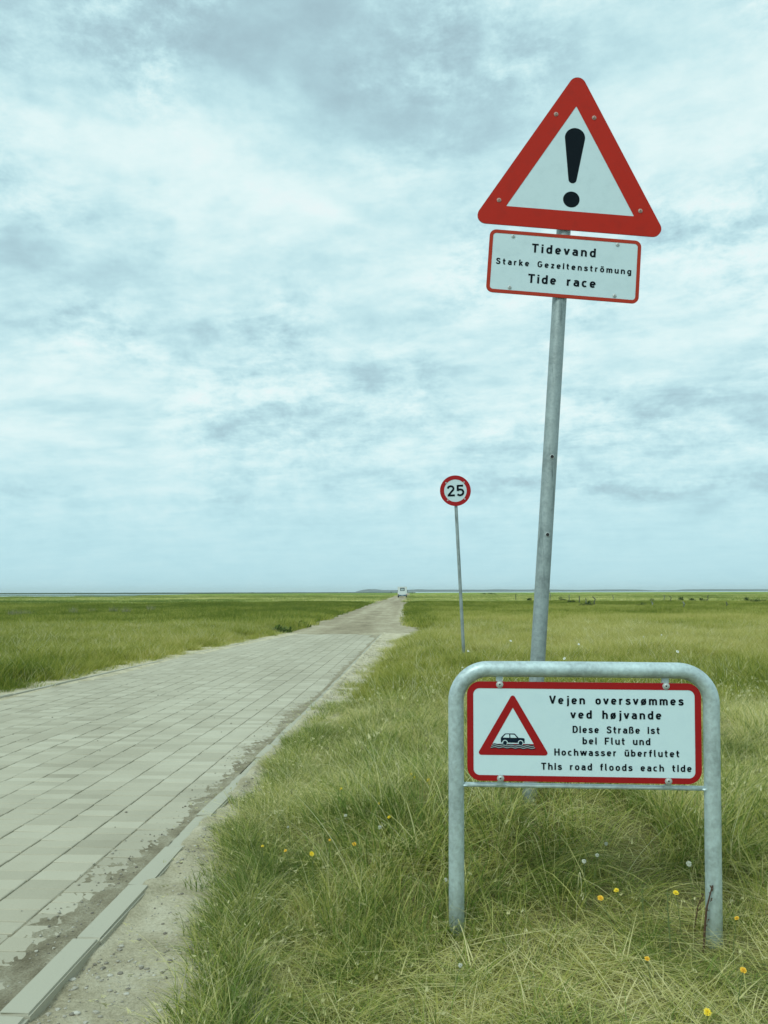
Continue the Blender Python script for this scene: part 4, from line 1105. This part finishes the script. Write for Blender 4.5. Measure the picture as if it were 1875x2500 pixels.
bush(1705, 1470, 40, 7, 'long dark bush, right one of the farther pair of bushes', GB)
bush(1822, 1471, 22, 8, 'dark bush near the right edge of the view at the meadow horizon', GB)
bush(1852, 1475, 40, 9, 'broad dark bush cut by the right edge of the view', GB)
bush(1193, 1451, 40, 3, 'flat dark strip of bushes near the horizon between the two sign poles', GB)
GL2 = 'dark clumps along the gravel road edges'
bush(668, 1545, 60, 20, 'dark green clump at the left road edge where the paving ends', GL2, 1.6, M_dense)
bush(722, 1531, 50, 16, 'dark green clump left of the gravel road just past the paving', GL2, 1.6, M_dense)
bush(1040, 1515, 60, 12, 'dark green clump right of the gravel road beyond the pale sand patch', GL2, 1.6, M_dense)
bush(616, 1449, 12, 4, 'tiny dark bush on the left horizon line', 'bushes on the left horizon')

# pale withered plants on the left
WD = [(33, 1508, 26, 13, 'widest pale withered clump at the far left edge of the meadow'), (62, 1507, 30, 12, 'grey withered clump second from the left edge'),
      (178, 1503, 18, 15, 'upright pale withered clump in the left meadow, left of a gap'), (224, 1500, 18, 9, 'low flat withered clump in the middle of the left meadow'),
      (276, 1501, 22, 12, 'pale withered clump left of the darker one in the left meadow'), (308, 1502, 18, 13, 'dark and pale withered clump, second from the right of its row'),
      (367, 1499, 16, 16, 'withered clump farthest right of the row in the left meadow')]
for px, py, wp, hp_, lab in WD:
    g_ = gpos(px, py); w_ = wp / F_PX * g_.y; h_ = hp_ / F_PX * g_.y + .22
    V_, F_, T_ = [], [], []
    for k in range(int(80 + 160 * w_)):
        x = random.uniform(-.5, .5) * w_; y = random.gauss(0, .12)
        blade(V_, F_, T_, x, y, h_ * random.uniform(.6, 1.1), .010, random.random() * 6.28, random.uniform(0, .4), random.uniform(0, 1.4), random.random(), 3)
    me = bpy.data.meshes.new('withered_plant'); me.from_pydata(V_, [], F_); me.materials.append(M_pale)
    a = me.attributes.new('tone', 'FLOAT', 'POINT'); a.data.foreach_set('value', T_); me.update()
    o = link('withered_plant', me); o.location = (g_.x, g_.y, float(gz(g_.x, g_.y))); tag(o, lab, 'plant', 'withered plants in the left meadow')

# ------------------------------------------------------------------ flowers
M_petal = simple('yellow_petal', (.85, .62, .03), .6, 0, .2, 300); M_petal2 = simple('orange_petal', (.78, .46, .03), .6, 0, .2, 300)
M_fluff = simple('white_seed_fluff', (.62, .62, .52), .9); M_stem = simple('flower_stem', (.12, .16, .05), .7); M_whitef = simple('white_petal', (.75, .76, .70), .7)
def flower_head(kind, seed):
    rr = random.Random(seed); V_, F_, M_i = [], [], []
    if kind == 'fluff':
        for k in range(90):
            d = Vector((rr.gauss(0, 1), rr.gauss(0, 1), rr.gauss(0, 1))).normalized(); r = .015 * rr.uniform(.7, 1)
            s = d.orthogonal().normalized() * .003; b0 = len(V_); V_ += [(0, 0, .004), tuple(d * r + s), tuple(d * r - s)]; F_.append((b0, b0 + 1, b0 + 2))
            s2 = d.cross(s); b0 = len(V_); V_ += [tuple(d * r + s2), tuple(d * r - s2), tuple(d * r * 1.15 + s)]; F_.append((b0, b0 + 1, b0 + 2))
        mt = M_fluff
    else:
        for ringi, (cnt, rad_, tilt) in enumerate([(16, .0165, .12), (13, .0125, .5), (9, .008, .9)]):
            for k in range(cnt):
                a = 6.283 * k / cnt + ringi * .2 + rr.gauss(0, .06); c, s = math.cos(a), math.sin(a); rl = rad_ * rr.uniform(.85, 1.1); w_ = .0026
                b0 = len(V_); h0 = .002 * ringi
                V_ += [(c * .002 - s * w_ * .4, s * .002 + c * w_ * .4, h0), (c * .002 + s * w_ * .4, s * .002 - c * w_ * .4, h0),
                       (c * rl * math.cos(tilt) + s * w_, s * rl * math.cos(tilt) - c * w_, h0 + rl * math.sin(tilt)), (c * rl * math.cos(tilt) - s * w_, s * rl * math.cos(tilt) + c * w_, h0 + rl * math.sin(tilt))]
                F_.append((b0, b0 + 1, b0 + 2, b0 + 3))
        mt = {'yellow': M_petal, 'orange': M_petal2, 'white': M_whitef}[kind]
    me = bpy.data.meshes.new('flower_head'); me.from_pydata(V_, [], F_); me.materials.append(mt); me.update(); return me
HEADS = {k: flower_head(k, i) for i, k in enumerate(('yellow', 'orange', 'fluff', 'white'))}
FLW = [ # px, py of the head, height, kind, size, name, label
 (761, 2085, .20, 'yellow', 1.15, 'yellow flower highest in the grass left of the board frame, bright and wide open'),
 (865, 2061, .20, 'orange', 1.0, 'orange yellow flower on a bent stalk between road and board frame'),
 (641, 2066, .17, 'yellow', .7, 'small yellow flower nearest to the sandy road shoulder'),
 (697, 2077, .17, 'orange', .7, 'faded yellow flower between the small shoulder flower and the bright one'),
 (805, 2051, .18, 'orange', .6, 'tiny dull yellow bud left of the orange yellow flower'),
 (1003, 1890, .26, 'yellow', .9, 'leftmost yellow flower of the cluster just left of the frame leg'),
 (1012, 1899, .25, 'yellow', 1.1, 'yellow flower touching the leftmost one in the cluster by the frame leg'),
 (1046, 1905, .25, 'yellow', 1.2, 'largest yellow flower in the middle of the cluster by the left frame leg'),
 (1048, 1914, .24, 'yellow', .8, 'yellow flower hanging lowest in the cluster by the left frame leg'),
 (1070, 1906, .25, 'yellow', .8, 'rightmost yellow flower of the cluster beside the left frame leg'),
 (833, 1926, .24, 'yellow', .9, 'single small yellow flower alone in the grass left of the cluster'),
 (925, 1962, .24, 'yellow', .8, 'dull yellow flower below the cluster, between road and left leg'),
 (950, 1995, .22, 'yellow', .9, 'pale yellow flower lower down, left of the left frame leg'),
 (1505, 2174, .16, 'yellow', 1.05, 'bright yellow flower in the middle between the two frame legs'),
 (1466, 2193, .15, 'orange', 1.2, 'spiky yellow flower just left of the bright one between the frame legs'),
 (1650, 2180, .17, 'yellow', 1.15, 'yellow flower facing left, close to the right frame leg'),
 (1580, 2341, .12, 'orange', .9, 'orange yellow flower low in the grass in front of the frame'),
 (1815, 2369, .12, 'orange', 1.1, 'orange flower at the lower right, right of the frame leg'),
 (1727, 2471, .09, 'yellow', 1.1, 'yellow flower nearest to the viewer at the bottom edge'),
 (1799, 2242, .14, 'orange', .9, 'half closed yellow flower right of the right frame leg'),
 (1480, 2060, .24, 'fluff', .9, 'grey seed head highest between the frame legs, under the crossbar'),
 (1458, 2088, .23, 'fluff', .9, 'grey seed head left of and below the highest one under the crossbar'),
 (1426, 2103, .22, 'fluff', 1.05, 'pale seed head leftmost between the frame legs'),
 (1682, 2109, .20, 'fluff', 1.3, 'large round white seed head left of the right frame leg'),
 (844, 1991, .22, 'fluff', .9, 'white seed head left of the pale yellow flower in the verge'),
 (927, 2020, .21, 'fluff', 1.1, 'white seed head midway between road shoulder and left frame leg'),
 (703, 2019, .18, 'fluff', .7, 'small seed head close to the road shoulder'),
 (1088, 2148, .17, 'fluff', .9, 'drooping white seed head touching the left frame leg'),
 (1124, 2357, .10, 'fluff', .8, 'white seed head low in the grass under the left frame leg'),
 (1654, 1591, .40, 'white', 1.9, 'brightest white flower in the meadow above the board, right of centre'),
 (1247, 1565, .40, 'white', 1.9, 'white flower in the meadow left of the tall sign pole'),
 (1378, 1608, .40, 'white', 1.6, 'white flower just above the frame top, right of the tall pole'),
 (1413, 1573, .42, 'white', 1.6, 'small white flower in the meadow a little right of the tall pole'),
 (1571, 1555, .42, 'white', 1.4, 'faint white flower left of the brightest one, farther off'),
 (1615, 1550, .42, 'white', 1.2, 'faintest white flower, farthest off above the board'),
 (1143, 1590, .30, 'white', 1.5, 'white flower at the foot of the speed limit sign'),
 (1129, 1630, .22, 'white', 1.2, 'white flower above the left bend of the frame')]
for px, py, hh, kind, sc, lab in FLW:
    d = fwd + cR * ((px - 937.5) / F_PX) - cU * ((py - 1250) / F_PX)
    tp = CAM + d * ((hh - CAM_H) / d.z)
    gzv = float(gz(tp.x, tp.y)) - .01; lean = random.gauss(0, .03)
    nm = {'yellow': 'yellow_flower', 'orange': 'yellow_flower', 'fluff': 'seed_head', 'white': 'white_flower'}[kind]
    e = empty(nm, (tp.x + lean, tp.y + random.uniform(0, .03), gzv))
    tag(e, lab, 'flower', {'fluff': 'seed heads in the grass', 'white': 'white flowers in the meadow'}.get(kind, 'yellow flowers in the verge'))
    o_ = tp - e.location
    mb = MB(); mb.tube([(0, 0, 0), (o_.x * .3, o_.y * .3, o_.z * .5), (o_.x, o_.y, o_.z)], [.0018, .0014, .0011], 5)
    big = sc * (.75 if kind == 'white' else .58)
    mb.lathe([(.001, -.008), (.0035, -.004), (.003, 0)], 6, (o_.x, o_.y, o_.z)); mb.build('stem', M_stem, e)
    h_ = link('flower_head', HEADS[kind], e); h_.location = o_; h_.scale = (big,) * 3; h_.rotation_euler = (random.uniform(.35, .8), random.gauss(0, .3), random.uniform(-.6, .6))
# dark dock stems by the right leg
M_dock = simple('brown_dock_stem', (.075, .035, .018), .8)
for (px, py, h, lab) in [(1712, 2290, .24, 'tall reddish brown dead stem leaning on the right frame leg'), (1634, 2300, .24, 'dark upright weed stem left of the right frame leg'), (1570, 2240, .16, 'short dark weed stem in the grass between the frame legs'), (1690, 2250, .15, 'short brown weed stem just left of the leaning dead stem')]:
    g_ = gpos(px, py, .02); mb = MB(); w_ = .05 if 'leaning' in lab else 0
    P_s = [(0, 0, -.05), (w_ * .2 + .003, 0, h * .3), (w_ * .5, .002, h * .65), (w_, 0, h)]
    mb.tube(P_s, [.0042, .004, .0035, .002] if 'reddish' in lab else [.003, .0028, .002, .001], 6)
    for k in range(26):
        f = .35 + .65 * random.random(); a = random.random() * 6.28; s = .006 * random.uniform(.6, 1.2); bx, bz = w_ * f, h * f
        p0 = Vector((bx, 0, bz)); q = Vector((math.cos(a), math.sin(a), random.uniform(.3, 1.2))) * s
        mb.add([p0, p0 + q + Vector((0, 0, s * .5)), p0 + q * 1.6, p0 + q - Vector((0, 0, s * .5))], [(0, 1, 2, 3)])
    o = mb.build('dead_stem', M_dock if 'brown' in lab else M_stem); o.location = (g_.x, g_.y, float(gz(g_.x, g_.y))); tag(o, lab, 'plant')

# ------------------------------------------------------------------ haze
m = bpy.data.materials.new('haze'); m.use_nodes = True; t = NT(m.node_tree); t.n.clear()
o_ = t.node('ShaderNodeOutputMaterial'); pv = t.node('ShaderNodeVolumePrincipled')
pv.inputs['Color'].default_value = (.88, .98, 1.0, 1); pv.inputs['Density'].default_value = 8e-5; pv.inputs['Anisotropy'].default_value = 0
t.l.new(pv.outputs[0], o_.inputs['Volume'])
mb = MB(); mb.box(-15000, 15000, -300, 15000, -4, 60); tag(mb.build('haze', m), kind='stuff')
